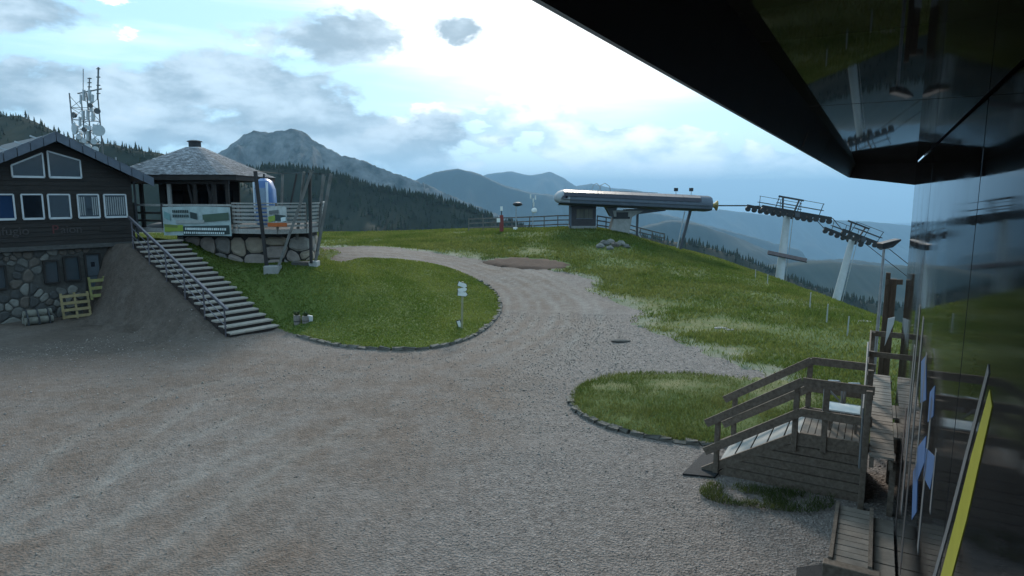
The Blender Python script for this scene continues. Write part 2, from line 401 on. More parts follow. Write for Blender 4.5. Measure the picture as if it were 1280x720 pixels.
# ------------------------------------------------------------------ ground sheet
def gravel_material():
    mt = bpy.data.materials.new('gravel'); mt.use_nodes = True; nt = mt.node_tree; N = nt.nodes; L = nt.links
    b = N['Principled BSDF']; b.inputs['Roughness'].default_value = .9; b.inputs['Specular IOR Level'].default_value = .25
    tc = N.new('ShaderNodeTexCoord')
    def noise(s, d=6, r=.6):
        n = N.new('ShaderNodeTexNoise'); n.inputs['Scale'].default_value = s; n.inputs['Detail'].default_value = d; n.inputs['Roughness'].default_value = r
        L.new(tc.outputs['Object'], n.inputs['Vector']); return n.outputs[0]
    def ramp(v, a, b_):
        r = N.new('ShaderNodeMapRange'); r.inputs['From Min'].default_value = a; r.inputs['From Max'].default_value = b_; L.new(v, r.inputs[0]); return r.outputs[0]
    def mix(f, a, c, mode='MIX'):
        m = N.new('ShaderNodeMix'); m.data_type = 'RGBA'; m.blend_type = mode
        if isinstance(f, float): m.inputs[0].default_value = f
        else: L.new(f, m.inputs[0])
        for i, v in ((6, a), (7, c)):
            if isinstance(v, tuple): m.inputs[i].default_value = v + (1,)
            else: L.new(v, m.inputs[i])
        return m.outputs[2]
    at = N.new('ShaderNodeAttribute'); at.attribute_name = 'Col'; sp = N.new('ShaderNodeSeparateColor'); L.new(at.outputs['Color'], sp.inputs[0])
    brown, track, dark = sp.outputs
    vo = N.new('ShaderNodeTexVoronoi'); vo.inputs['Scale'].default_value = 26; L.new(tc.outputs['Object'], vo.inputs['Vector'])
    vs = N.new('ShaderNodeSeparateColor'); L.new(vo.outputs['Color'], vs.inputs[0])
    stone = mix(vs.outputs[0], (.17, .142, .128), (.335, .288, .262))
    earth = mix(noise(9), (.14, .10, .08), (.255, .195, .158))
    c = mix(brown, stone, earth)
    c = mix(ramp(noise(1.1, 5), .42, .62), c, mix(.5, c, (.26, .225, .205)))
    c = mix(track, c, mix(noise(14), (.36, .33, .30), (.26, .23, .205)))
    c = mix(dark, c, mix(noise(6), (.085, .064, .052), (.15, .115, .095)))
    c = mix(ramp(noise(4.5, 10, .72), .36, .64), mix(1.0, c, (.66, .65, .64), 'MULTIPLY'), c)
    c = mix(ramp(noise(60, 3), .35, .7), mix(1.0, c, (.72, .72, .72), 'MULTIPLY'), c)
    L.new(c, b.inputs['Base Color'])
    bp = N.new('ShaderNodeBump'); bp.inputs['Strength'].default_value = .8; bp.inputs['Distance'].default_value = .03
    ad = N.new('ShaderNodeMath'); ad.operation = 'ADD'; L.new(vo.outputs['Distance'], ad.inputs[0]); L.new(noise(12), ad.inputs[1])
    L.new(ad.outputs[0], bp.inputs['Height']); L.new(bp.outputs[0], b.inputs['Normal'])
    return mt
xs = np.concatenate([-np.geomspace(400, 30, 26)[:-1], np.arange(-30, 19, .2), np.geomspace(19, 500, 34)])
ys = np.concatenate([np.arange(-60, 2, 6), np.arange(2, 62, .2), np.geomspace(62, 500, 34)])
gx, gy = np.meshgrid(xs, ys); gz = hz(gx, gy)
# wheel ruts are real hollows a few centimetres deep
r1 = polydist(gx, gy, road); r2 = polydist(gx, gy, road2); r3 = polydist(gx, gy, loop)
wob = (fbm(gx * .35, gy * .35, 3, 71) - .5) * .16
def ruts(r, offs, w): return sum(np.exp(-((r + wob - o) / w) ** 2) for o in offs)
trk = .8 * (ruts(r1, (-1.9, -.6, .75, 2.1), .15) + ruts(r1, (-2.5, -1.2, .1, 1.4), .10) * S(17, 22, gy)) + .5 * ruts(r2, (-.7, .7), .15) + .75 * ruts(r3, (-.75, .75), .15)
trk = np.clip(trk * (.35 + .9 * fbm(gx * .8, gy * .8, 3, 31)) * np.clip(S(15, 24, gy) + S(.46, .62, fbm(gx * .22, gy * .22, 3, 33)), 0, 1), 0, 1)
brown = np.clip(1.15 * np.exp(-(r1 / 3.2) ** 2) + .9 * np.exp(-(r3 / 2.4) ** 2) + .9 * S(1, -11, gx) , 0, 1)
brown = np.clip(brown * (.25 + 1.5 * fbm(gx * .6, gy * .6, 4, 5)) - .12, 0, 1)
arc = sum(np.exp(-((r3 + wob * 2 - o) / .3) ** 2) for o in (-2.2, -.1, 1.6)) + .6 * sum(np.exp(-((r1 + wob * 2 - o) / .22) ** 2) for o in (-1.3, .05, 1.4, 2.7))
brown = np.clip(brown + .55 * arc * S(.38, .6, fbm(gx * .3, gy * .3, 3, 39)), 0, 1)
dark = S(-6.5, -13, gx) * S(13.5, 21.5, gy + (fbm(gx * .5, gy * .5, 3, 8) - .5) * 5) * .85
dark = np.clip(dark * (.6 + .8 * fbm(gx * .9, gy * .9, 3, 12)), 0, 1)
gz = gz - .035 * trk * S(3, 5, gy)
nx, ny = len(xs), len(ys); ii = np.arange(nx * ny).reshape(ny, nx)
quads = np.stack([ii[:-1, :-1], ii[:-1, 1:], ii[1:, 1:], ii[1:, :-1]], -1).reshape(-1, 4)
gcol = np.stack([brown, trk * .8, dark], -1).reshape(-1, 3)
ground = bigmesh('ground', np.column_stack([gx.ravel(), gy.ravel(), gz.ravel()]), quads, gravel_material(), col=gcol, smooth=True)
tag(ground, kind='structure')

M_TURF = mat('turf', (.062, .09, .02), (.105, .125, .035), 3.0, .95, .8, det=8, bscale=22, spec=.15)
M_MEAD = mat('meadow_turf', (.048, .085, .02), (.11, .13, .045), 1.6, .95, .9, det=10, bscale=14, spec=.15, attr='Col')
M_DIRT = mat('bare_soil', (.055, .035, .027), (.085, .055, .042), 3, .95, .8, bscale=12, spec=.15)
lawn = tag(sheet('lawn', lawn_poly, M_TURF, .07, .25), kind='structure')
meadow = tag(sheet('meadow', meadow_poly, M_MEAD, .025, .5), kind='structure')
verge = tag(sheet('grass_verge', verge_poly, M_MEAD, .05, .35), kind='structure')
isl = tag(sheet('grass_strip', isl_poly, M_TURF, .035, .5), kind='structure')
tag(sheet('dirt_patch', dirt_poly, M_DIRT, .06, .4), kind='structure')

# ------------------------------------------------------------------ grass and pebbles
def blades(name, poly, n, h, wd, cols, label, dens=None, dz=.03, tilt=.5, polar=None):
    a = np.array(poly); x0, y0 = a.min(0); x1, y1 = a.max(0)
    if polar:                                # finer sowing near, sparser far off
        dd = RNG.uniform(polar[0], polar[1], n); aa = RNG.uniform(-.66, .66, n); X = dd * np.sin(aa); Y = dd * np.cos(aa)
    else: X = RNG.uniform(x0, x1, n); Y = RNG.uniform(y0, y1, n)
    k = inpoly(X, Y, poly)
    if dens is not None: k &= RNG.random(n) < dens(X, Y)
    X, Y = X[k], Y[k]; n = len(X); Z = hz(X, Y) + dz
    far = np.clip(np.hypot(X, Y) / 22, .7, 2.2)
    H = h * RNG.uniform(.45, 1.25, n) * (.6 + .8 * fbm(X * .9, Y * .9, 3, 44)); Wd = wd * RNG.uniform(.6, 1.3, n) * far
    an = RNG.uniform(0, 2 * np.pi, n); la = RNG.uniform(0, 2 * np.pi, n); lt = RNG.uniform(.1, tilt, n) * H * 2
    V = np.empty((n, 3, 3)); cx, sx = np.cos(an) * Wd / 2, np.sin(an) * Wd / 2
    V[:, 0] = np.column_stack([X - cx, Y - sx, Z]); V[:, 1] = np.column_stack([X + cx, Y + sx, Z])
    V[:, 2] = np.column_stack([X + np.cos(la) * lt, Y + np.sin(la) * lt, Z + H])
    t = np.clip(fbm(X * .55, Y * .55, 4, 21) * 1.7 - .35 + RNG.normal(0, .22, n), 0, 1)[:, None]
    C = np.array(cols[0]) * (1 - t) + np.array(cols[1]) * t; C = C * RNG.uniform(.7, 1.25, (n, 1))
    C = np.repeat(C, 3, 0)
    ob = bigmesh(name, V.reshape(-1, 3), np.arange(n * 3).reshape(-1, 3), M_BLADE, col=C)
    return tag(ob, label, 'grass', kind='stuff')
M_BLADE = mat('grass_blade', (1, 1, 1), (.85, .85, .85), 3, .75, attr='Col', spec=.2)
def translucent(mt, f):                       # thin leaves let the light through
    N = mt.node_tree.nodes; L = mt.node_tree.links; b_ = N['Principled BSDF']; o = N['Material Output']
    tr = N.new('ShaderNodeBsdfTranslucent'); mx = N.new('ShaderNodeMixShader'); mx.inputs[0].default_value = f
    L.new(b_.inputs['Base Color'].links[0].from_socket, tr.inputs[0]); L.new(b_.outputs[0], mx.inputs[1]); L.new(tr.outputs[0], mx.inputs[2]); L.new(mx.outputs[0], o.inputs[0])
translucent(M_BLADE, .55)
GREEN = ((.082, .135, .02), (.195, .225, .052))
def mead_d(X, Y): return np.clip(fbm(X * .35, Y * .35, 4, 9) * 2.6 - .45, .25, 1) * (1 - .9 * bare(X, Y)) * ~inpoly(X, Y, dirt_poly) * np.where(X > 17, .5, 1)
blades('lawn_grass', lawn_poly, 230000, .05, .035, GREEN, 'short mown green grass of the rounded lawn below the terrace', dz=.065)
blades('meadow_grass', meadow_poly, 620000, .12, .034, ((.08, .122, .022), (.175, .19, .052)), 'tufted green and straw coloured grass on the slope below the lift', mead_d, polar=(14, 66))
blades('verge_grass', verge_poly, 70000, .10, .022, ((.08, .118, .024), (.17, .18, .055)), 'patchy rough grass on the stone edged verge by the ramp', lambda X, Y: np.clip(fbm(X * .8, Y * .8, 3, 6) * 2.4 - .4, .1, 1) * (1 - .85 * bare(X, Y)))
blades('strip_grass', isl_poly, 9000, .08, .04, GREEN, 'thin strip of grass behind the terrace footings')
blades('weed_tufts', weed_poly, 6500, .10, .02, ((.045, .07, .02), (.10, .12, .04)), 'dark weeds growing along the foot of the ramp skirting', lambda X, Y: S(.30, .55, fbm(X * 1.6, Y * 1.6, 3, 15)))

def pebbles(n):
    d = np.sqrt(RNG.uniform(6.2 ** 2, 27 ** 2, n)); a = RNG.uniform(-.70, .56, n)
    X = d * np.sin(a); Y = d * np.cos(a)
    k = ~(inpoly(X, Y, lawn_poly) | inpoly(X, Y, verge_poly) | (inpoly(X, Y, meadow_poly) & (np.abs(polydist(X, Y, MEDGE)) > .8 * RNG.random(n) ** 2 * 2)))
    k &= RNG.random(n) < (1 - .8 * np.exp(-(polydist(X, Y, road[::3]) / 2.2) ** 2)) * np.clip(.22 + .78 * S(-9, 2, X) + .3 * (fbm(X, Y, 3, 2) - .5), .1, 1)
    X, Y, d = X[k], Y[k], d[k]; n = len(X); R = RNG.gamma(3, .0024, n) * np.clip(d / 11, .8, 1.5) + .004
    Z = hz(X, Y) + R * .1
    base = np.array([(1, 0, 0), (0, 1, 0), (-1, 0, 0), (0, -1, 0), (0, 0, .75), (0, 0, -.6)], float)
    V = base[None] * RNG.uniform(.6, 1.3, (n, 6, 1)) * R[:, None, None]; an = RNG.uniform(0, 6.28, n); c, s = np.cos(an)[:, None], np.sin(an)[:, None]
    V = np.stack([V[..., 0] * c - V[..., 1] * s, V[..., 0] * s + V[..., 1] * c, V[..., 2]], -1) + np.column_stack([X, Y, Z])[:, None]
    f0 = np.array([(0, 1, 4), (1, 2, 4), (2, 3, 4), (3, 0, 4), (1, 0, 5), (2, 1, 5), (3, 2, 5), (0, 3, 5)])
    Fc = (np.arange(n)[:, None, None] * 6 + f0).reshape(-1, 3)
    g = RNG.uniform(.16, .34, n); C = np.column_stack([g * RNG.uniform(1.05, 1.2, n), g * .95, g * RNG.uniform(.78, .9, n)])
    ob = bigmesh('pebbles', V.reshape(-1, 3), Fc, mat('pebble', (1, 1, 1), (.8, .8, .8), 20, .85, attr='Col', spec=.3), col=np.repeat(C, 6, 0))
    return tag(ob, 'loose grey pebbles strewn over the gravel yard', 'gravel', kind='stuff')
pebbles(90000)

# kerb stones along the lawn and the verge
def kerb_line(line, name, step, hh, ww):
    root = bpy.data.objects.new(name, None); COL.objects.link(root); root['kind'] = 'structure'; ORG[root.name] = Vector((0, 0, 0))
    mk = mat('kerb_stone', (.075, .068, .058), (.15, .138, .12), 5, .9, .7)
    meshes = []
    for k in range(5):
        b = MB().box((0, 0, 0), (step * .96, ww, hh)); o = b.build('kerb_stone', mk, None, bevel=.02, org=(0, 0, 0)); me = o.data
        for v in me.vertices: v.co += Vector((random.uniform(-.035, .035), random.uniform(-.03, .03), random.uniform(-.03, .03)))
        bpy.data.objects.remove(o); meshes.append(me)
    L = np.array(line); seg = np.r_[0, np.cumsum(np.hypot(*np.diff(L, axis=0).T))]; s = step / 2
    while s < seg[-1]:
        ln = step * random.uniform(.8, 1.15)
        x = np.interp(s, seg, L[:, 0]); y = np.interp(s, seg, L[:, 1]); x2 = np.interp(min(s + .2, seg[-1]), seg, L[:, 0]); y2 = np.interp(min(s + .2, seg[-1]), seg, L[:, 1])
        o = bpy.data.objects.new('kerb_stone', random.choice(meshes)); COL.objects.link(o); o.parent = root
        o.location = (x, y, h1(x, y) + hh * .02 + random.uniform(-.02, .02)); o.rotation_euler = (random.uniform(-.06, .06), random.uniform(-.06, .06), math.atan2(y2 - y, x2 - x) + random.uniform(-.06, .06))
        o.scale = (ln / step, random.uniform(.8, 1.2), random.uniform(.85, 1.15)); s += ln
    return root
kerb_line(smooth_poly([tuple(p[:2]) for p in lawn_front[1:12]], closed=False, step=.2), 'kerb', .42, .17, .17)
kerb_line(smooth_poly([tuple(p[:2]) for p in (vf[12:] + vf[:2])], closed=False, step=.15), 'kerb', .3, .14, .14)

# ------------------------------------------------------------------ far land: ridges, forests, valley
def ridge(name, prof, Y, m, below, back=.6, slope=.55, rough=.05, seed=0, rows=46, n=240, sc=1.0):
    """a mountain range: crest line from its outline at distance Y, spurs running down to both sides"""
    px = np.array([p[0] for p in prof], float); py = np.array([p[1] for p in prof], float)
    q = np.linspace(px[0], px[-1], n); r = np.interp(q, px, py)
    pts = np.array([tuple(P(a, b, Y)) for a, b in zip(q, r)]); H = pts[:, 2]; X0 = pts[:, 0]
    V = []
    for j in range(rows):
        t = (j / (rows - 1)) * 2 - .55                     # <0 behind the crest, >0 towards the viewer
        drop = abs(t)
        reach = below / slope
        yy = Y - t * reach; fall = below * drop ** 1.0
        nz = (fbm(X0 / reach * 5 * sc + 7, np.full(n, yy) / reach * 2.2 * sc, 6, seed, .55) - .5)
        rid = np.abs(fbm(X0 / reach * 3.1 * sc + 31, np.full(n, yy) / reach * 1.1 * sc, 5, seed + 3, .5) - .5)
        w = np.clip(drop * 3.5, 0, 1)
        z = H - fall + w * (nz * 2.2 - rid * 1.6) * below * rough * 6
        fine = (fbm(X0 / reach * 40, np.full(n, yy) / reach * 40, 3, seed + 9) - .5) * below * rough * .35
        V.append(np.column_stack([X0 + nz * reach * .05 * w, np.full(n, yy), z + fine]))
    V = np.array(V).reshape(-1, 3); ii = np.arange(rows * n).reshape(rows, n)
    Q = np.stack([ii[:-1, :-1], ii[:-1, 1:], ii[1:, 1:], ii[1:, :-1]], -1).reshape(-1, 4)
    ob = bigmesh(name, V, Q, m, smooth=True); tag(ob, kind='structure')
    return V.reshape(rows, n, 3)
M_ROCK = mat('rock_face', (.016, .026, .016), (.26, .25, .24), .012, .95, .0, det=10, spec=.1)
nt_ = M_ROCK.node_tree; bb_ = nt_.nodes['Principled BSDF']; tc_ = nt_.nodes.new('ShaderNodeTexCoord'); nz_ = nt_.nodes.new('ShaderNodeTexNoise'); nz_.inputs['Scale'].default_value = .02; nz_.inputs['Detail'].default_value = 10; nz_.inputs['Roughness'].default_value = .65
nt_.links.new(tc_.outputs['Object'], nz_.inputs['Vector']); bp_ = nt_.nodes.new('ShaderNodeBump'); bp_.inputs['Distance'].default_value = 40; bp_.inputs['Strength'].default_value = 1.0
nt_.links.new(nz_.outputs[0], bp_.inputs['Height']); nt_.links.new(bp_.outputs[0], bb_.inputs['Normal'])
M_FARL = mat('far_slope', (.012, .022, .018), (.036, .048, .036), .004, .95, det=10, spec=.1)
M_WOODF = mat('forest_floor', (.009, .015, .008), (.036, .038, .026), .02, .95, det=9, spec=.1)
hillA = ridge('hill', [(-160, 190), (-80, 160), (-20, 146), (0, 142), (18, 139), (40, 148), (70, 164), (100, 172), (130, 175), (160, 181), (200, 188), (230, 196), (270, 210), (330, 240)], 640, M_WOODF, 190, seed=3, rough=.035, slope=.5)
peak = ridge('mountain', [(130, 235), (200, 218), (250, 200), (270, 192), (288, 180), (305, 167), (318, 162), (335, 164), (346, 160), (362, 158), (378, 163), (395, 174), (420, 190), (455, 198), (485, 210), (515, 221), (540, 232), (600, 256), (680, 290)], 3000, M_ROCK, 700, seed=11, rough=.085, slope=.8, n=420, rows=90)
hillC = ridge('hill', [(210, 232), (260, 216), (300, 210), (330, 207), (370, 206), (400, 209), (430, 219), (470, 233), (510, 240), (545, 245), (590, 260), (620, 272), (650, 279), (690, 294), (760, 320)], 760, M_WOODF, 150, seed=5, rough=.04, slope=.42)
ridge('mountain', [(400, 270), (480, 238), (520, 222), (545, 211), (572, 207), (600, 214), (630, 228), (665, 238), (720, 245), (780, 256), (850, 270), (920, 288), (1000, 310)], 6000, M_FARL, 1100, seed=21, rough=.04, slope=.6, n=300)
ridge('mountain', [(520, 240), (590, 223), (610, 215), (640, 212), (662, 217), (688, 213), (705, 220), (720, 231), (740, 228), (765, 233), (800, 236), (830, 246), (880, 258), (960, 266), (1040, 272), (1140, 280), (1300, 290)], 11000, M_FARL, 1500, seed=27, rough=.035, slope=.5, n=300)
ridge('mountain', [(740, 300), (800, 280), (840, 271), (870, 275), (900, 287), (935, 300), (965, 312), (1010, 322), (1060, 323), (1110, 328), (1180, 335), (1350, 345)], 3600, M_FARL, 700, seed=33, rough=.04, slope=.45, n=300)
ridge('hill', [(900, 335), (960, 328), (1000, 324), (1040, 324), (1080, 328), (1130, 331), (1250, 338), (1400, 345)], 2000, M_FARL, 420, seed=37, rough=.035, slope=.4)
hillI = ridge('hillside', [(690, 292), (760, 292), (820, 296), (870, 301), (920, 316), (960, 334), (1000, 350), (1050, 367), (1095, 377), (1140, 384), (1300, 400)], 760, M_WOODF, 180, seed=41, rough=.02, slope=.45)
v0 = MB().add([(-30000, -8000, -1250), (30000, -8000, -1250), (30000, 30000, -1250), (-30000, 30000, -1250)], [(0, 1, 2, 3)]).build('valley', M_FARL, org=(0, 0, -1250)); tag(v0, kind='structure')

M_CONIF = mat('conifer', (1, 1, 1), (.8, .8, .8), .2, .9, attr='Col', spec=.15)
def forest(name, grids, n, hgt, label, row_lo, row_hi, clear=.36, seed=1):
    rg = np.random.default_rng(seed); V = []; Fc = []; C = []; base = 0
    k = 7
    for g in grids:
        rows, nn, _ = g.shape
        for i in range(n):
            r = rg.uniform(row_lo, row_hi) if i > n * .12 else rows * .275 + rg.uniform(-.6, .6)
            c = rg.uniform(0, nn - 1.01); r0, c0 = int(r), int(c); fr, fc = r - r0, c - c0
            if r0 >= rows - 1: continue
            p = (g[r0, c0] * (1 - fr) + g[r0 + 1, c0] * fr) * (1 - fc) + (g[r0, c0 + 1] * (1 - fr) + g[r0 + 1, c0 + 1] * fr) * fc
            if i > n * .12 and float(fbm(np.array([p[0] * .02]), np.array([p[1] * .012 + p[2] * .03]), 3, seed)[0]) < clear: continue
            h = hgt * min(1.5, .35 + rg.gamma(4, .14)); w = h * rg.uniform(.16, .24); a = rg.uniform(0, 6.28, 1)[0]
            g0 = rg.uniform(.6, 1.3); cc = np.array((.018, .028, .013)) * g0
            ang = a + np.arange(k) * 2 * np.pi / k
            for (zb, zt, rw) in ((.08, .55, 1), (.34, .8, .72), (.6, 1.0, .42)):
                rr = w * rw * rg.uniform(.65, 1.25, k)
                ring = np.column_stack([p[0] + rr * np.cos(ang), p[1] + rr * np.sin(ang), p[2] + h * (zb + rg.uniform(-.04, .04, k))])
                V.append(ring); V.append(np.array([[p[0] + rg.uniform(-.1, .1) * w, p[1], p[2] + h * zt]]))
                Fc += [(base + q, base + (q + 1) % k, base + k) for q in range(k)]; C.append(np.repeat(cc[None], k + 1, 0)); base += k + 1
    ob = bigmesh(name, np.concatenate(V), np.array(Fc), M_CONIF, col=np.concatenate(C))
    return tag(ob, label, 'forest', kind='stuff')
forest('conifer_forest', [hillC], 11000, 6.2, 'dark conifer forest covering the hill behind the terrace', 11, 45, .33, 2)
forest('conifer_forest', [hillA], 1700, 5.5, 'dark conifer forest on the hill behind the wooden lodge', 11, 40, .42, 3)
forest('conifer_forest', [hillI], 4200, 7, 'near conifer forest on the hillside below the lift pylons', 9, 40, .3, 4)


# ------------------------------------------------------------------ black clad station building (wall and soffit beside the camera)
M_CLAD = mat('black_cladding', (.04, .04, .044), (.055, .055, .06), 2.5, .06, .003, spec=.27, det=4, bscale=3)
M_SOFF = mat('black_soffit', (.07, .071, .069), (.09, .09, .087), 2, .03, .003, spec=.2, bscale=2)
M_LIP = mat('black_trim', (.045, .045, .048), (.06, .06, .064), 6, .45, spec=.3)
for mt_, base_, edge_ in ((M_CLAD, .022, .34), (M_SOFF, .02, .20)):     # dark anodised sheet: weak mirror, stronger at a glancing angle
    b_ = mt_.node_tree.nodes['Principled BSDF']; b_.inputs['Metallic'].default_value = .7; b_.inputs['Specular Tint'].default_value = (edge_, edge_, edge_ * 1.03, 1)
st = thing('station_building', W(4, WALL_V, 0), 'black glossy clad lift station wall with overhanging soffit and coloured graphics', 'building')
WAX = (WU, WV, Vector((0, 0, 1)))
U_END, SOF = 14.1, CAM_Z + .60
MB().box(W((U_END - 12) / 2 - .05, WALL_V - 3.1, (SOF + .4) / 2 - .3), (U_END + 12 - .1, 6.0, SOF + .9), WAX).build('wall_core', M_LIP, st)
us = [U_END, 9.5, 4.88, .3, -4.3, -8.9, -12]
for a, b in zip(us[:-1], us[1:]):
    MB().box(W((a + b) / 2, WALL_V - .05, SOF / 2 - .2), (a - b - .025, .1, SOF + .398), WAX).build('wall_panel', M_CLAD, st, bevel=.004)
    MB().box(W((a + b) / 2, WALL_V + .5, SOF + .03), (a - b - .018, .97, .06), WAX).build('soffit_panel', M_SOFF, st, bevel=.003)
nt_ = M_CLAD.node_tree; nz_ = nt_.nodes.new('ShaderNodeTexNoise'); nz_.inputs['Scale'].default_value = 1.3; nz_.inputs['Detail'].default_value = 8; mr_ = nt_.nodes.new('ShaderNodeMapRange')
mr_.inputs['From Min'].default_value = .35; mr_.inputs['From Max'].default_value = .75; mr_.inputs['To Min'].default_value = .02; mr_.inputs['To Max'].default_value = .12
nt_.links.new(nt_.nodes['Mapping'].outputs[0], nz_.inputs['Vector']); nt_.links.new(nz_.outputs[0], mr_.inputs[0]); nt_.links.new(mr_.outputs[0], nt_.nodes['Principled BSDF'].inputs['Roughness'])
# hanging lip round the overhang; its far end slopes up towards the outside
pr = [(WALL_V - .02, SOF + .3), (WALL_V - .02, CAM_Z + .20), (WALL_V + 1.08, CAM_Z + .35), (WALL_V + 1.08, SOF + .3)]
MB().prism([W(U_END + .005, v, z) for v, z in pr], WU * .05).build('end_trim', M_LIP, st)
o_, i_ = WALL_V + 1.08, WALL_V + 1.0
us2 = [U_END + .05, 7.2, .3, -6, -12]
for a, b in zip(us2[:-1], us2[1:]):
    ring = [(o_, CAM_Z + .35), (o_ + .03, CAM_Z + .36), (o_ + .03, SOF + .3), (i_ - .02, SOF + .3), (i_ - .02, SOF + .02)]
    MB().prism([W(b, v, z) for v, z in ring], WU * (a - b - .012)).build('edge_trim', M_LIP, st)
MB().box(W(1, WALL_V - 1.0, SOF + .42), (27, 4.5, .2), WAX).build('roof_slab', M_LIP, st)
MB().tube([W(5.4, o_ - .015, CAM_Z + .37), W(5.4, o_ - .06, SOF - .05)], .008, 6).build('cable_clip', mat('pale_plastic', (.3, .3, .32), None, 5, .5), st)
# flat graphics on the wall: yellow stroke, blue figure, thin grey lines (3 mm proud)
def decal(name, pts, c, proud=.003):
    q = [W(u, WALL_V + .001, z) for u, z in pts]
    return MB().prism(q, WV * proud).build(name, c, st)
M_YEL = mat('yellow_print', (.32, .31, .03), (.27, .26, .026), 6, .45); M_BLU = mat('blue_print', (.055, .12, .27), (.045, .10, .22), 6, .45)
M_GRY = mat('grey_print', (.13, .135, .14), (.09, .095, .1), 6, .5); M_PNK = mat('brown_print', (.12, .085, .075), (.09, .065, .06), 6, .5)
decal('yellow_stripe', [onwall(*p) for p in ((1238, 487), (1241, 508), (1209, 650), (1190, 722), (1176, 722), (1195, 650), (1215, 570))], M_YEL)
decal('yellow_outline', [onwall(*p) for p in ((1236, 455), (1237, 466), (1190, 650), (1170, 722), (1166, 722), (1186, 650))], M_GRY)
def vstrip(x0, y0, y1, wpx, c, name='grey_line'):
    u1, zt = onwall(x0, y0); u0, _ = onwall(x0 + wpx, y0); zb = onwall(x0 - .09 * (y1 - y0), y1)[1]
    decal(name, [(u0, zt), (u1, zt), (u1, zb), (u0, zb)], c)
for x0, y0, y1, w, c in ((1150, 380, 640, 1.3, M_GRY), (1154, 395, 700, 1.6, M_GRY), (1143, 430, 560, 1.2, M_GRY), (1147, 470, 715, 1.2, M_GRY), (1158, 440, 600, 1.5, M_GRY), (1165, 495, 690, 2, M_GRY), (1136, 520, 640, 1.0, M_PNK), (1133, 505, 700, 1.0, M_PNK), (1139, 560, 715, 1.0, M_PNK), (1170, 560, 640, 1.6, M_GRY)):
    vstrip(x0, y0, y1, w, c)
for pts in (((1152, 452), (1158, 444), (1158, 500), (1151, 504)), ((1163, 490), (1169, 482), (1167, 520), (1160, 528)), ((1147, 560), (1158, 545), (1156, 578), (1146, 604)), ((1158, 560), (1170, 572), (1163, 612), (1155, 596)), ((1142, 590), (1148, 575), (1146, 640), (1140, 650))):
    decal('blue_mark', [onwall(*p) for p in pts], M_BLU)

# ------------------------------------------------------------------ wooden ramp, platform and walkway at the wall
M_WOOD = mat('weathered_timber', (.095, .068, .05), (.20, .153, .118), 3, .85, .4, stretch=(6, 6, 6), bscale=30)
M_WOODP = mat('pale_plank', (.15, .122, .10), (.25, .208, .172), 4, .85, .3, bscale=25)
M_PLY = mat('ramp_board', (.22, .215, .20), (.31, .30, .28), 3, .8, .2, bscale=30)
PZ = .95
rp = thing('entrance_ramp', W(12.3, 1.3, 0), 'weathered timber ramp and platform with rails leading up to the black wall', 'ramp')
UN, UF = 11.5, 13.0; VA, VB, VC = 2.32, .92, -.08           # ramp foot, ramp head, platform end
n_r = 5
for i in range(n_r):                                       # ramp boards laid across
    a, b = VA - (VA - VB) * i / n_r, VA - (VA - VB) * (i + 1) / n_r
    za, zb = PZ * (VA - a) / (VA - VB) + .03, PZ * (VA - b) / (VA - VB) + .03
    g = .012
    MB().hexa([W(UN + .06, a - g, za - .03), W(UF - .06, a - g, za - .03), W(UF - .06, b + g, zb - .03), W(UN + .06, b + g, zb - .03), W(UN + .06, a - g, za), W(UF - .06, a - g, za), W(UF - .06, b + g, zb), W(UN + .06, b + g, zb)]).build('ramp_board', M_PLY, rp)
n_p = 9
for i in range(n_p):
    b = VB - (VB - VC) * (i + .5) / n_p
    MB().box(W((UN + UF) / 2, b, PZ + .02), (UF - UN - .1, (VB - VC) / n_p - .012, .035), WAX).build('plank', M_WOODP, rp)
# side skirting of horizontal boards, cut to the ramp's slope
for s_u, nm in ((UN, 1), (UF, 0)):
    nb = 6; bh = PZ / nb
    for k in range(nb):
        z0, z1 = k * bh - (.1 if k == 0 else 0), (k + 1) * bh - .016
        v0 = VA - (VA - VB) * max(z1, 0) / PZ
        MB().prism([W(s_u, VA - (VA - VB) * max(z0, 0) / PZ, z0), W(s_u, VC - .02, z0), W(s_u, VC - .02, z1), W(s_u, v0, z1)], -WU * (.028 + .014 * (k % 2))).build('skirt_board', M_WOOD, rp)
    MB().beam(W(s_u - .01, VA + .18, -.02), W(s_u - .01, VB, PZ + .02), .05, .15).build('stringer', M_WOOD, rp)
    MB().beam(W(s_u - .012, VB, PZ + .0), W(s_u - .012, VC - .05, PZ + .0), .05, .14).build('stringer', M_WOOD, rp)
def rail_set(u, posts, h=1.02, rails=(.45, .98), ext=.15):
    for v in posts:
        zb = PZ * min(max((VA - v) / (VA - VB), 0), 1)
        MB().box(W(u, v, zb + h / 2 - .1), (.09, .09, h + .2), WAX).build('post', M_WOOD, rp, bevel=.006)
    for r in rails:
        MB().beam(W(u - .06, VA + ext, r - .06), W(u - .06, VB, PZ + r), .035, .14).build('rail', M_WOOD, rp)
        MB().beam(W(u - .062, VB, PZ + r), W(u - .062, VC - .05, PZ + r - .0), .035, .14).build('rail', M_WOOD, rp)
rail_set(UN - .03, (VA - .05, VB + .08, .55, VC + .02))
rail_set(UF + .05, (VA - .05, VB + .02, VC + .02))
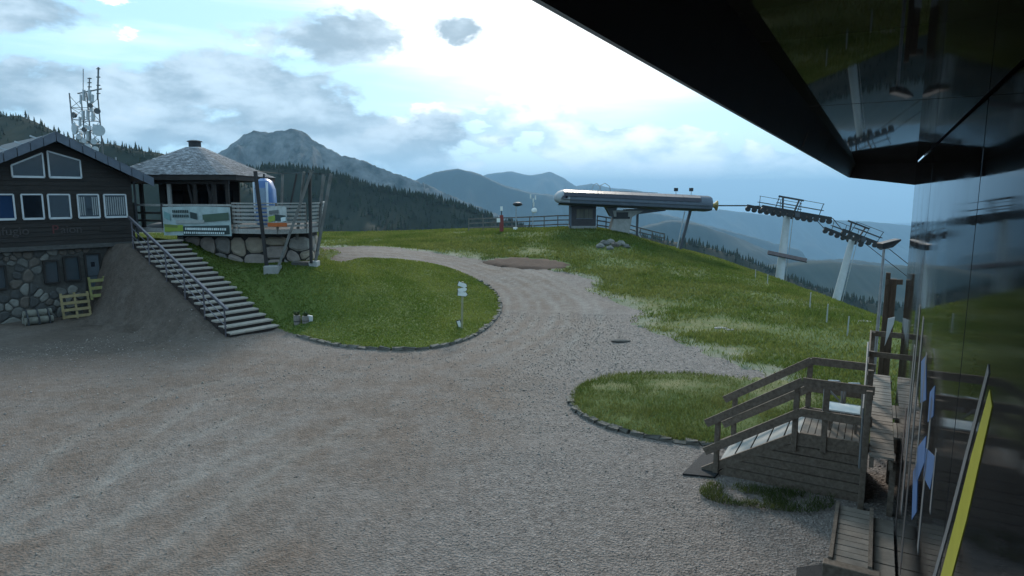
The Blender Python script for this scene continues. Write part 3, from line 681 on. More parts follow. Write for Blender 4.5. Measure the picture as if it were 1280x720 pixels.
# white panel on the platform, tubular rack
wp = MB().box(W(12.15, .30, PZ + .40), (.45, .5, .03), WAX)
wt = thing('white_table', W(12.15, .30, PZ + .04), 'low white topped table standing on the timber platform', 'table')
wp.build('table_top', mat('white_laminate', (.62, .66, .66), (.55, .6, .6), 4, .5), wt, bevel=.005)
for du in (-.18, .18):
    for dv in (-.2, .2): MB().box(W(12.15 + du, .3 + dv, PZ + .21), (.04, .04, .36), WAX).build('leg', M_WOOD, wt)
M_STEEL = mat('galvanised_steel', (.30, .31, .32), (.42, .43, .44), 8, .4, metal=.8)
rk = thing('tubular_rack', W(12.9, .4, PZ), 'bent galvanised tube rack standing behind the white table on the platform', 'rack')
for k, vv in enumerate((.65, .32)):
    MB().tube([W(12.75, vv, PZ + .03), W(12.75, vv, PZ + .62), W(12.73, vv - .05, PZ + .70), W(12.72, vv - .22, PZ + .72), W(12.72, vv - .28, PZ + .64), W(12.72, vv - .3, PZ + .03)], .022, 8).build('hoop', M_STEEL, rk, smooth=True)
MB().tube([W(12.75, .67, PZ + .3), W(12.74, .0, PZ + .3)], .018, 8).build('cross_tube', M_STEEL, rk, smooth=True)
MB().tube([W(12.75, .65, PZ + .6), W(12.74, .15, PZ + .1)], .018, 8).build('brace', M_STEEL, rk, smooth=True)
# walkway along the wall
wk = thing('plank_walkway', W(13.6, -.15, 0), 'narrow plank walkway with dark posts running along the black wall', 'walkway')
u = 11.15; k = 0
while u < 16.4:
    MB().box(W(u, -.29, PZ + .025 + .004 * (k % 3)), (.15, .34, .035), WAX).build('plank', M_WOODP, wk); u += .165; k += 1
for v in (-.42, -.16): MB().box(W(13.75, v, PZ - .08), (5.4, .06, .15), WAX).build('joist', M_WOOD, wk)
for u0, u1 in ((12.0, 12.8), (13.1, 13.9)):
    MB().box(W((u0 + u1) / 2, -.49, PZ + .06), (u1 - u0, .05, .035), WAX).build('wall_board', M_WOODP, wk)
for u in (11.2, 12.6, 14.2, 16.3):
    MB().box(W(u, -.06, PZ / 2 + .45), (.09, .09, PZ + 1.15), WAX).build('post', M_WOOD, wk, bevel=.006)
    MB().box(W(u, -.46, PZ / 2 - .05), (.08, .08, PZ - .02), WAX).build('stub_post', M_WOOD, wk)
for r in (.5, .98):
    MB().beam(W(14.1, -.01, PZ + r), W(16.4, -.01, PZ + r), .03, .12).build('rail', M_WOOD, wk)
    MB().beam(W(16.35, -.02, PZ + r), W(16.35, -.9, PZ + r), .03, .12).build('end_rail', M_WOOD, wk)
MB().tube([W(11.3, .0, PZ - .3), W(11.3, .01, PZ + .7), W(12.2, .01, PZ + .95), W(14.15, .02, PZ + 1.2)], .018, 8).build('handrail', mat('dull_tube', (.12, .12, .12), (.18, .18, .18), 6, .7), wk, smooth=True)
# lower duckboard steps by the wall
db = thing('duckboard', W(9.9, .0, 0), 'low slatted duckboard lying beside the foot of the black wall', 'duckboard')
for k in range(11): MB().box(W(9.05 + k * .16, .02, .20 + .003 * (k % 2)), (.14, .46, .03), WAX).build('slat', M_WOODP, db)
for v in (-.21, .25): MB().box(W(9.85, v, .235), (1.8, .05, .06), WAX).build('edge_batten', M_WOOD, db)
for v in (-.19, .23): MB().box(W(9.85, v, .08), (1.7, .06, .22), WAX).build('bearer', M_WOOD, db)
for k in range(4): MB().box(W(9.1 + k * .46, -.37, .12), (.43, .26, .05), WAX).build('side_board', M_WOODP, db)
MB().box(W(8.86, .0, .12), (.16, .66, .24), WAX).build('front_step', M_WOOD, db, bevel=.01)
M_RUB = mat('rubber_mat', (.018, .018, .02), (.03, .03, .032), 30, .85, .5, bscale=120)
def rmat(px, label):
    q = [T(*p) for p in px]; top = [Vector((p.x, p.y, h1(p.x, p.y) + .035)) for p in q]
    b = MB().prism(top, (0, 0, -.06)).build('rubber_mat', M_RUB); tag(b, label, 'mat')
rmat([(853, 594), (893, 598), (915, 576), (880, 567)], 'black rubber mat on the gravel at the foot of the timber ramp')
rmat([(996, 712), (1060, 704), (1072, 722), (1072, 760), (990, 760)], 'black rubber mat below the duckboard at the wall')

# lamp post, timber post, board
lp = thing('lamp_post', W(17.0, -.14, h1(*W(17.0, -.14, 0)[:2])), 'slim grey lamp post with flat angled head behind the walkway', 'lamp post')
lb = W(17.0, -.14, 0); lb.z = h1(lb.x, lb.y) - .1
MB().tube([lb, (lb.x, lb.y, 2.0), (lb.x, lb.y, 3.85)], [.04, .036, .03], 10).build('pole', M_STEEL, lp, smooth=True)
M_DARKM = mat('dark_metal', (.02, .021, .024), (.035, .036, .04), 6, .5, metal=.3)
hd = MB().prism([Vector((lb.x - .10, lb.y - .13, 3.80)), Vector((lb.x + .13, lb.y - .13, 3.84)), Vector((lb.x + .32, lb.y - .10, 3.99)), Vector((lb.x + .32, lb.y - .10, 4.03)), Vector((lb.x + .05, lb.y - .13, 3.97)), Vector((lb.x - .11, lb.y - .13, 3.93))], (0, .26, 0))
head = hd.build('lamp_head', M_DARKM, lp, bevel=.008)
MB().box((lb.x, lb.y, 3.805), (.16, .18, .02)).build('diffuser', mat('lamp_glass', (.5, .52, .55), None, 4, .3), head)
wpst = thing('timber_post', W(17.6, -.38, h1(*W(17.6, -.38, 0)[:2])), 'tall brown timber post with a crosspiece on its head beyond the walkway', 'post')
tb = W(17.6, -.38, 0); tz = h1(tb.x, tb.y)
M_BRN = mat('brown_timber', (.045, .027, .017), (.10, .064, .042), 4, .8, .4, stretch=(6, 6, 1), bscale=20)
MB().box((tb.x, tb.y, (tz - .3 + 3.05) / 2), (.17, .17, 3.05 - tz + .3), WAX).build('post', M_BRN, wpst, bevel=.01)
MB().box((tb.x - .12, tb.y, (tz + 3.2) / 2), (.1, .1, 3.2 - tz), WAX).build('post', M_BRN, wpst, bevel=.01)
MB().beam(Vector((tb.x - .18, tb.y - .04, 2.98)), Vector((tb.x + .2, tb.y - .04, 2.98)), .06, .12).build('crosspiece', M_BRN, wpst)
bd = MB(); q0 = W(16.30, -.32, 0)
bd.prism([q0 + Vector((0, 0, PZ + 1.35)), q0 + WV * .02 + Vector((0, 0, PZ + .72)), q0 - WV * .12 + Vector((0, 0, PZ + 1.25)), q0 - WV * .13 + Vector((0, 0, PZ + 1.4))], WU * .02)
tag(bd.build('white_board', mat('white_paint', (.62, .63, .63), (.52, .53, .54), 6, .6)), 'pointed white board fixed to the end rail of the walkway', 'board')

# ------------------------------------------------------------------ wooden lodge on the left
FR = P(165, 245, 28.5); FL = P(0, 245, 25.0); FR.z = FL.z = 0
FE = (FL - FR).normalized(); FNv = Vector((-FE.y, FE.x, 0))
if FNv.y > 0: FNv = -FNv
def fac(px, py):                                # picture point -> (distance along facade from its right corner, height)
    d = ray(px, py); t = (FR - Vector((0, 0, CAM_Z))).dot(FNv) / d.dot(FNv); p = Vector((0, 0, CAM_Z)) + d * t
    return (p - FR).dot(FE), p.z
def FA(a, z, out=0.0): return FR + FE * a + FNv * out + Vector((0, 0, z))
FAX = (FE, -FNv, Vector((0, 0, 1)))
AP = fac(65, 172)[0]; HALF = AP + .0; ZAP = 7.32; SL = .50
ZB = 2.98                                       # foot of the timber storey
def roofz(a): return ZAP - SL * abs(a - AP)
M_LOG = mat('dark_boarding', (.013, .010, .009), (.027, .021, .018), 2.5, .8, .3, stretch=(1, 1, 5), bscale=14)
M_LOG2 = mat('dark_beam', (.012, .010, .009), (.025, .02, .018), 3, .8, .2)
M_MORT = mat('mortar', (.05, .046, .042), (.085, .08, .073), 8, .95, .5)
M_WHITE = mat('white_frame', (.50, .51, .52), (.42, .43, .44), 6, .55)
M_PANE = glass('window_glass', (.012, .016, .022)); M_PANEB = glass('window_glass_blue', (.02, .045, .10))
M_ZINC = mat('zinc_sheet', (.075, .085, .105), (.11, .12, .145), 3, .42, metal=.5)
M_ROOF = mat('dark_roofing', (.03, .032, .038), (.05, .052, .06), 5, .6)
lod = thing('mountain_lodge', FA(AP, 0), 'dark timber mountain lodge with white framed windows over a rubble stone storey', 'house')
AL = 2 * AP                                     # left corner
MB().prism([FA(0, -.4, -.12), FA(AL, -.4, -.12), FA(AL, ZB, -.12), FA(0, ZB, -.12)], -FNv * 8).build('stone_storey', M_MORT, lod)
# gable wall behind the boards
MB().prism([FA(.02, ZB - .05, -.07), FA(AL - .02, ZB - .05, -.07), FA(AL - .02, roofz(AL) - .08, -.07), FA(AP, ZAP - .08, -.07), FA(.02, roofz(0) - .08, -.07)], -FNv * 7.9).build('gable_wall', M_LOG2, lod)
MB().box(FA(AL / 2, ZB - .06, .03), (AL + .1, .2, .17), FAX).build('floor_beam', mat('grey_beam', (.045, .042, .04), (.075, .072, .068), 5, .8), lod)
z = ZB + .03; bh = .185
cl = MB()
while z < ZAP - .25:
    z2 = z + bh; a0 = max(0, AP - (ZAP - .12 - z2) / SL); a1 = min(AL, AP + (ZAP - .12 - z2) / SL)
    if a1 - a0 < .2: break
    c0 = max(0, AP - (ZAP - .12 - z) / SL); c1 = min(AL, AP + (ZAP - .12 - z) / SL)
    b = MB(); b.hexa([FA(c0, z, .022), FA(c1, z, .022), FA(c1, z, -.08), FA(c0, z, -.08), FA(a0, z2 - .008, .004), FA(a1, z2 - .008, .004), FA(a1, z2 - .008, -.08), FA(a0, z2 - .008, -.08)])
    b.build('board', M_LOG, lod); z = z2
# windows
def window(a0, a1, z0, z1, pane, curt=False, top=None, fw=.055):
    """frame of four bars round a recessed pane; top gives a sloping head (left height, right height)"""
    tl, tr = top or (z1, z1)                     # heights at a0 and a1
    w = MB().prism([FA(a0, z0, .015), FA(a1, z0, .015), FA(a1, tr, .015), FA(a0, tl, .015)], FNv * .03).build('window', pane, lod)
    f = MB(); bars = [((a0, z0), (a1, z0)), ((a1, z0), (a1, tr)), ((a1, tr), (a0, tl)), ((a0, tl), (a0, z0))]
    for k, (p, q) in enumerate(bars):
        MB().beam(FA(p[0], p[1], .05), FA(q[0], q[1], .05), .07, fw * (1.5 if k == 0 else 1), up=FNv.cross(FA(q[0], q[1]) - FA(p[0], p[1]))).build('frame_bar', M_WHITE, w)
    if curt:
        c = MB(); n = 9
        for i in range(n):
            x = a0 + (a1 - a0) * (.1 + .8 * i / (n - 1))
            if i in (3, 4, 5) and curt == 2: continue
            c.box(FA(x, (z0 + z1) / 2, .048), ((a1 - a0) * .05, .004, (z1 - z0) * .8), FAX)
        c.build('curtain', mat('net_curtain', (.30, .31, .31), (.2, .21, .21), 30, .9), w)
WZ0, WZ1 = 4.10, 5.06
for xa, xb, pane, cu in ((-8, 17, M_PANEB, 0), (27, 53, M_PANE, 0), (60, 87, M_PANE, 0), (97, 123, M_PANE, 2), (130, 157, M_PANE, 1)):
    a1 = fac(xa, 255)[0]; a0 = fac(xb, 255)[0]; window(a0, a1, WZ0, WZ1, pane, cu)
a0, a1 = fac(55, 220)[0], fac(15, 220)[0]; z0 = 5.75
window(a0, a1, z0, 0, M_PANE, top=(roofz(a0) - .42, roofz(a1) - .42))
a0, a1 = fac(101, 220)[0], fac(61.5, 220)[0]
window(a0, a1, z0, 0, M_PANE, top=(roofz(a0) - .42, roofz(a1) - .42))
# roof slabs, sheet-metal fascia in separate panels
OV = .55
for sgn in (1, -1):
    e = HALF + .75
    pr_ = [FA(AP, ZAP - .02, OV), FA(AP + sgn * e, ZAP - .02 - SL * e, OV), FA(AP + sgn * e, ZAP + .16 - SL * e, OV), FA(AP, ZAP + .16, OV)]
    MB().prism(pr_, -FNv * 8.6).build('roof', M_ROOF, lod)
    n = 8
    for i in range(n):
        a, b = AP + sgn * e * i / n, AP + sgn * e * (i + 1) / n; g = sgn * .012
        zz = lambda q: ZAP - SL * abs(q - AP)
        MB().prism([FA(a + g, zz(a) - .16, OV + .005), FA(b - g, zz(b) - .16, OV + .005), FA(b - g, zz(b) + .20, OV + .005), FA(a + g, zz(a) + .20, OV + .005)], FNv * .03).build('fascia_panel', M_ZINC, lod, bevel=.004)
        MB().prism([FA(a + g, zz(a) + .205, OV + .04), FA(b - g, zz(b) + .205, OV + .04), FA(b - g, zz(b) + .205, OV - .12), FA(a + g, zz(a) + .205, OV - .12)], Vector((0, 0, .02))).build('verge_cap', M_ZINC, lod)
MB().tube([FA(AP - HALF - .55, roofz(0) - .12, OV - .1), FA(-.08, roofz(0) - .35, .12), FA(-.08, ZB, .12), FA(-.08, .2, .1)], .045, 8).build('downpipe', M_DARKM, lod, smooth=True)
MB().tube([FA(.45, roofz(.45), -.2), FA(.45, roofz(.45) + .5, -.2)], .03, 8).build('vent_pipe', M_STEEL, lod)
sg = MB()
for i in range(7): a = AP + .6 + i * .5; sg.beam(FA(a, roofz(a) + .2, OV - .05), FA(a + .25, roofz(a) + .3, OV - .05), .03, .06)
sg.build('snow_guard', M_STEEL, lod)
# painted lettering on the boards
def lettering(txt, a_left, z, size, m, parent, out=.03):
    cu = bpy.data.curves.new('lettering', 'FONT'); cu.body = txt; cu.size = size; cu.extrude = .006; ob = bpy.data.objects.new('tmp', cu); COL.objects.link(ob)
    bpy.context.view_layer.update(); dg = bpy.context.evaluated_depsgraph_get(); me = bpy.data.meshes.new_from_object(ob.evaluated_get(dg)); bpy.data.objects.remove(ob)
    M = Matrix(((-FE.x, 0, FNv.x), (-FE.y, 0, FNv.y), (0, 1, 0))).to_4x4(); M.translation = FA(a_left, z, out) - ORG[parent.name]
    me.transform(M); me.materials.clear(); me.materials.append(m); o = bpy.data.objects.new('lettering', me); COL.objects.link(o); o.parent = parent; ORG[o.name] = ORG[parent.name]
    return max(v.co.x for v in me.vertices)
M_LET = mat('letter_dark', (.055, .045, .042), (.035, .03, .03), 6, .7); M_LETR = mat('letter_red', (.10, .022, .022), (.07, .018, .018), 6, .7)
lettering('Rifugio', fac(-14, 290)[0], 3.48, .46, M_LET, lod); lettering('P', fac(64, 285)[0], 3.48, .50, M_LETR, lod); lettering('aion', fac(75, 285)[0], 3.48, .46, M_LET, lod)
MB().box(FA(fac(140, 280)[0], 3.62, .035), (.95, .03, .24), FAX).build('name_board', M_LOG2, lod)
# stone storey: openings and rubble stones
OPEN = []
def opening(xa, xb, ya, yb, name, m, fm=M_LOG2):
    a1 = fac(xa, (ya + yb) / 2)[0]; a0 = fac(xb, (ya + yb) / 2)[0]; z1 = fac((xa + xb) / 2, ya)[1]; z0 = fac((xa + xb) / 2, yb)[1]; z1 = min(z1, ZB - .3); z0 = max(z0, .05)
    OPEN.append((a0 - .06, a1 + .06, z0 - .06, z1 + .06))
    w = MB().box(FA((a0 + a1) / 2, (z0 + z1) / 2, -.10), (a1 - a0, .05, z1 - z0), FAX).build(name, m, lod)
    for p, q in (((a0, z0), (a0, z1)), ((a1, z0), (a1, z1)), ((a0, z1), (a1, z1)), ((a0, z0), (a1, z0))):
        MB().beam(FA(p[0], p[1], -.05), FA(q[0], q[1], -.05), .1, .07, up=FNv.cross(FA(q[0], q[1]) - FA(p[0], p[1]))).build('frame_bar', fm, w)
    return w, a0, a1, z0, z1
M_SHUT = glass('cellar_glass', (.035, .05, .062), .12)
opening(-14, 8, 333, 362, 'window', M_SHUT); opening(56, 74, 326, 354, 'window', M_SHUT); opening(81, 100, 321, 351, 'window', M_SHUT)
w_, a0, a1, z0, z1 = opening(110, 128, 317, 396, 'door', mat('grey_door', (.07, .085, .10), (.055, .068, .08), 4, .5))
MB().box(FA((a0 + a1) / 2, z0 + (z1 - z0) * .82, -.068), (.14, .02, .2), FAX).build('door_light', M_PANE, w_)
MB().tube([FA(a0 + .08, z0 + .95, -.07), FA(a0 + .08, z0 + .95, -.02), FA(a0 + .2, z0 + .95, -.02)], .014, 6).build('handle', M_STEEL, w_)
MB().box(FA((a0 + a1) / 2, z0 + (z1 - z0) * .62, -.07), ((a1 - a0) * .8, .012, .03), FAX).build('door_rail', M_DARKM, w_)
opening(139, 153, 314, 344, 'window', M_PANE)
def voro(w, h, n, seed, relax=3):
    """cells of a random rubble pattern on a w x h field"""
    rg = np.random.default_rng(seed); p = np.column_stack([rg.uniform(0, w, n), rg.uniform(0, h, n)])
    def cells():
        out = []
        for i in range(n):
            poly = [(0, 0), (w, 0), (w, h), (0, h)]
            for j in range(n):
                if j == i: continue
                mx_, my_ = (p[i] + p[j]) / 2; dx, dy = p[j] - p[i]; new = []
                for k in range(len(poly)):
                    A, B = poly[k], poly[(k + 1) % len(poly)]
                    da = (A[0] - mx_) * dx + (A[1] - my_) * dy; db_ = (B[0] - mx_) * dx + (B[1] - my_) * dy
                    if da <= 0: new.append(A)
                    if da * db_ < 0: t = da / (da - db_); new.append((A[0] + (B[0] - A[0]) * t, A[1] + (B[1] - A[1]) * t))
                poly = new
                if not poly: break
            out.append(poly)
        return out
    for _ in range(relax):
        c = cells()
        for i, q in enumerate(c):
            if q: p[i] = np.mean(np.array(q), 0)
    return cells()
def stone_piece(poly, f3, out, nrm, shrink, parent, m, bulge):
    """one stone: cell outline pulled in, cut corners, domed face"""
    a = np.array(poly); c = a.mean(0); q = []
    for k in range(len(a)):
        p0, p1 = a[k], a[(k + 1) % len(a)]
        for t in (.22, .78): q.append(p0 + (p1 - p0) * t)
    q = np.array(q); q = c + (q - c) * (1 - shrink / max(.05, np.mean(np.hypot(*(q - c).T))))
    r0 = [f3(x, y) - nrm(x) * .04 for x, y in q]; r1 = [f3(x, y) + nrm(x) * bulge * .55 for x, y in q]
    q2 = c + (q - c) * .72; r2 = [f3(x, y) + nrm(x) * (bulge * random.uniform(.85, 1.1)) for x, y in q2]
    return MB().loft([r0, r1, r2]).build('stone', m, parent)
STONES = [mat('stone_%s' % n, c, tuple(v * .62 for v in c), 5, .9, .5, bscale=14) for n, c in (('grey', (.13, .125, .115)), ('pale', (.20, .19, .17)), ('brown', (.12, .10, .085)), ('dark', (.07, .068, .066)))]
a_l = fac(-6, 360)[0]
for cell in voro(a_l, ZB - .1, 135, 4):
    if len(cell) < 3: continue
    A_ = np.array(cell); cx, cz = A_.mean(0)
    if any(o[0] < A_[:, 0].max() - .05 and o[1] > A_[:, 0].min() + .05 and o[2] < A_[:, 1].max() - .05 and o[3] > A_[:, 1].min() + .05 for o in OPEN): continue
    stone_piece(cell, lambda x, y: FA(x, y - .05, -.12), 0, lambda x: FNv, .022, lod, random.choice(STONES), .06)

# things along the lodge wall
def pallet(px0, px1, py, label, hh, mm, tilt, slats, cols):
    a1 = fac(px0, py)[0]; a0 = fac(px1, py)[0]; w = a1 - a0; ac = (a0 + a1) / 2
    base = FA(ac, h1(*FA(ac, 0, .75)[:2]) + .0, .75); r = thing('pallet', base, label, 'pallet', 'pallets leaning on the lodge')
    up = (Vector((0, 0, 1)) - FNv * tilt).normalized(); nn = up.cross(FE).normalized()
    if nn.dot(FNv) < 0: nn = -nn
    ax = (FE, -nn, up)
    for k in range(slats): MB().box(base + up * (hh * (k + .5) / slats) + nn * .05, (w, .02, hh / slats * .42), ax).build('slat', mm, r)
    for k in range(slats): MB().box(base + up * (hh * (k + .5) / slats) - nn * .05, (w, .02, hh / slats * .42), ax).build('slat', mm, r)
    for k in range(cols): MB().box(base + FE * (w * (k / (cols - 1) - .5) * .92) + up * hh / 2, (.075, .08, hh), ax).build('stringer', mm, r)
M_PAL = mat('pallet_wood', (.30, .235, .115), (.20, .155, .08), 5, .8, .3); M_PAL2 = mat('pallet_wood_green', (.25, .235, .085), (.16, .15, .06), 5, .8, .3)
pallet(70, 106, 375, 'wooden pallet with four wide slats leaning on the rubble stone wall', 1.12, M_PAL, .18, 4, 3)
pallet(107, 127, 372, 'yellowish pallet leaning against the grey cellar door', .95, M_PAL2, .2, 3, 2)
ba, bb = fac(57, 395)[0], fac(22, 395)[0]; bg_ = FA((ba + bb) / 2, 0, .9); bg_.z = h1(bg_.x, bg_.y)
lg = thing('log_bundle', bg_, 'stack of short round logs held by two dark straps against the lodge', 'log pile')
M_BARK = mat('pale_log', (.19, .18, .15), (.10, .095, .08), 6, .9, .5)
for k, (dy, dzz) in enumerate(((-.16, .16), (.16, .16), (0, .42))):
    MB().tube([FA(ba, bg_.z + dzz, .9 + dy), FA((ba + bb) / 2, bg_.z + dzz, .9 + dy), FA(bb, bg_.z + dzz, .9 + dy)], [.15, .16, .15], 10).build('log', M_BARK, lg, smooth=True)
for t in (.12, .5, .88):
    a = ba + (bb - ba) * t
    MB().prism([FA(a, bg_.z + .02, 1.27), FA(a, bg_.z + .30, 1.24), FA(a, bg_.z + .60, .98), FA(a, bg_.z + .60, .82), FA(a, bg_.z + .30, .56), FA(a, bg_.z + .02, .53)], FE * .05).build('strap', M_DARKM, lg)

# ------------------------------------------------------------------ outdoor stairs
sroot = thing('outdoor_stairs', (ST_A[0], ST_A[1], h1(*ST_A)), 'long flight of pale stone steps with a single metal railing up to the terrace', 'stairs')
SD = Vector((ST_D[0], ST_D[1], 0)); SN = Vector((ST_N[0], ST_N[1], 0)); A3 = Vector((ST_A[0], ST_A[1], 0))
NST = 18; SW = 1.95; rise = ST_H / NST; run = ST_L / NST
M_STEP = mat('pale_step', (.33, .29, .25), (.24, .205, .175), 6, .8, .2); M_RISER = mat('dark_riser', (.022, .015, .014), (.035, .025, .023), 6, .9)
SAX = (SN, SD, Vector((0, 0, 1)))
for k in range(NST):
    c = A3 + SD * (run * (k + .5)) + SN * (SW / 2 + .05 * random.uniform(-1, 1)) + Vector((0, 0, rise * (k + 1) - .035))
    MB().box(c, (SW, run * .98, .07), SAX).build('tread', M_STEP, sroot, bevel=.01)
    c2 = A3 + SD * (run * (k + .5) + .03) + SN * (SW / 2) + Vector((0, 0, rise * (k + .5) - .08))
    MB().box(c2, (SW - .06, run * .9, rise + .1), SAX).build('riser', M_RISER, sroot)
M_RAILM = mat('rail_metal', (.10, .09, .105), (.15, .138, .155), 5, .4, metal=.5)
def sp_(t, h, off=-.02): return A3 + SD * (ST_L * t) + SN * off + Vector((0, 0, ST_H * max(t, 0) + h))
for k in range(6):
    t = .03 + .94 * k / 5; MB().tube([sp_(t, -.25), sp_(t, 1.0)], .03, 8).build('baluster', M_RAILM, sroot)
MB().beam(sp_(-.0, 1.03), sp_(1.0, 1.03), .09, .10).build('handrail', M_RAILM, sroot, bevel=.01)
for h in (.35, .66): MB().tube([sp_(.02, h), sp_(.98, h)], .018, 6).build('rail', M_RAILM, sroot)

# ------------------------------------------------------------------ terrace with stone plinth, balcony and leaning poles
FZ = 3.55
def tp(px, Y): return Vector(((px - 640) / F * Y * 1.0, Y, 0))
TER = [tp(172, 29.4), tp(206, 28.6), tp(294, 28.0), tp(300, 27.8), tp(348, 27.4), tp(383, 28.0), tp(399, 29.6), tp(402, 32), tp(400, 36)]
ter = thing('terrace', tp(300, 30) + Vector((0, 0, h1(*tp(300, 30)[:2]))), 'timber restaurant terrace with slatted balcony and leaning poles on a stone plinth', 'terrace')
M_GREYW = mat('silver_timber', (.22, .21, .20), (.34, .33, .31), 4, .85, .3, stretch=(4, 4, 4), bscale=20)
M_POLE = mat('pole_timber', (.085, .08, .076), (.16, .155, .145), 3, .85, .3); M_POLED = mat('pole_dark', (.02, .018, .018), (.035, .03, .03), 3, .85)
MB().prism([p + Vector((0, 0, FZ - .16)) for p in TER] + [tp(200, 36) + Vector((0, 0, FZ - .16))], (0, 0, .16)).build('deck', M_LOG2, ter)
for i in range(len(TER) - 1):
    p, q = TER[i], TER[i + 1]; d = (q - p); L_ = d.length; d.normalize(); nrm = Vector((d.y, -d.x, 0))
    MB().beam(p + nrm * .03 + Vector((0, 0, FZ - .06)), q + nrm * .03 + Vector((0, 0, FZ - .06)), .05, .2).build('edge_board', M_GREYW, ter)
    flare = 0 if i < 3 else .12 if i < 5 else .22
    if i >= 2:
        for k in range(6):
            h = .18 + k * .165; f = flare * h
            MB().beam(p + nrm * (.04 + f) + Vector((0, 0, FZ + h)), q + nrm * (.04 + f) + Vector((0, 0, FZ + h)), .03, .095).build('slat', M_GREYW, ter)
        MB().beam(p + nrm * (.02 + flare * 1.1) + Vector((0, 0, FZ + 1.14)), q + nrm * (.02 + flare * 1.1) + Vector((0, 0, FZ + 1.14)), .12, .05).build('top_rail', M_GREYW, ter)
    else:
        for k in range(3):
            MB().beam(p + Vector((0, 0, FZ + .35 + k * .35)), q + Vector((0, 0, FZ + .35 + k * .35)), .05, .09).build('rail', M_LOG2 if k < 2 else M_GREYW, ter)
    MB().box(p + Vector((0, 0, FZ + .55)), (.09, .09, 1.2)).build('post', M_POLED if i < 2 else M_POLE, ter)
# stone plinth: mortar core with separate boulders
PLN = [tp(222, 29.2), tp(300, 28.6), tp(352, 28.5), tp(386, 29.1), tp(396, 30.6), tp(397, 34)]
zmin = .9
MB().prism([p + Vector((0, 0, zmin)) for p in PLN] + [tp(230, 34) + Vector((0, 0, zmin))], (0, 0, FZ - .17 - zmin)).build('plinth', mat('dark_joint', (.02, .018, .016), (.035, .032, .03), 6, .95), ter)
seg = [0]
for p, q in zip(PLN[:-1], PLN[1:]): seg.append(seg[-1] + (q - p).length)
def pl3(x, y):
    i = 0
    while i < len(seg) - 2 and x > seg[i + 1]: i += 1
    t = (x - seg[i]) / (seg[i + 1] - seg[i]); p = PLN[i].lerp(PLN[i + 1], t); return p + Vector((0, 0, zmin + y))
def pln(x):
    i = 0
    while i < len(seg) - 2 and x > seg[i + 1]: i += 1
    d = (PLN[i + 1] - PLN[i]).normalized(); return Vector((d.y, -d.x, 0))
PSTONE = [mat('boulder_%s' % n, c, tuple(v * .66 for v in c), 3, .9, .5, bscale=9) for n, c in (('grey', (.29, .265, .24)), ('tan', (.33, .27, .21)), ('dark', (.21, .19, .175)), ('pink', (.30, .245, .215)))]
pw = ter
for cell in voro(seg[-2], 2.3, 42, 9, 1):
    if len(cell) >= 3: stone_piece(cell, pl3, 0, pln, .035, pw, random.choice(PSTONE), .12)
# leaning poles and footings
def pole(px0, py0, Y0, px1, py1, Y1, m, w=.11):
    MB().beam(P(px0, py0, Y0), P(px1, py1, Y1), w, w).build('leaning_pole', m, ter)
pole(334, 337, 27.0, 319, 214, 27.1, M_POLED); pole(347, 336, 27.0, 389, 215, 27.4, M_POLE); pole(389, 329, 27.5, 387, 216, 27.5, M_POLED)
pole(394, 329, 27.9, 414, 217, 28.4, M_POLE); pole(371, 300, 28.2, 380, 215, 27.7, M_POLE, .09); pole(399, 290, 29.0, 404, 217, 29.2, M_POLE, .09); pole(352, 262, 29.5, 353, 218, 29.5, M_POLE, .09)
pole(362, 262, 31.0, 371, 217, 31.0, M_POLED, .07); pole(398, 262, 32.5, 406, 220, 32.5, M_POLE, .08)
for pts in ([(319, 214, 27.1), (353, 217, 29.5), (380, 216, 27.7), (414, 218, 28.4)],):
    MB().tube([P(*p) for p in pts], .012, 6).build('wire', M_DARKM, ter)
M_CONC = mat('concrete', (.20, .195, .185), (.28, .275, .26), 6, .9, .3)
for px, py, Y, sx, m in ((341, 336, 27.0, .62, M_CONC), (377, 331, 27.8, .75, M_MORT), (393, 330, 27.8, .36, mat('pale_concrete', (.36, .355, .34), (.28, .275, .265), 6, .9))):
    p = P(px, py, Y); g = h1(p.x, p.y); MB().box((p.x, p.y, (g - .2 + p.z + .14) / 2), (sx, .5, p.z + .14 - g + .2)).build('footing', m, ter, bevel=.02)

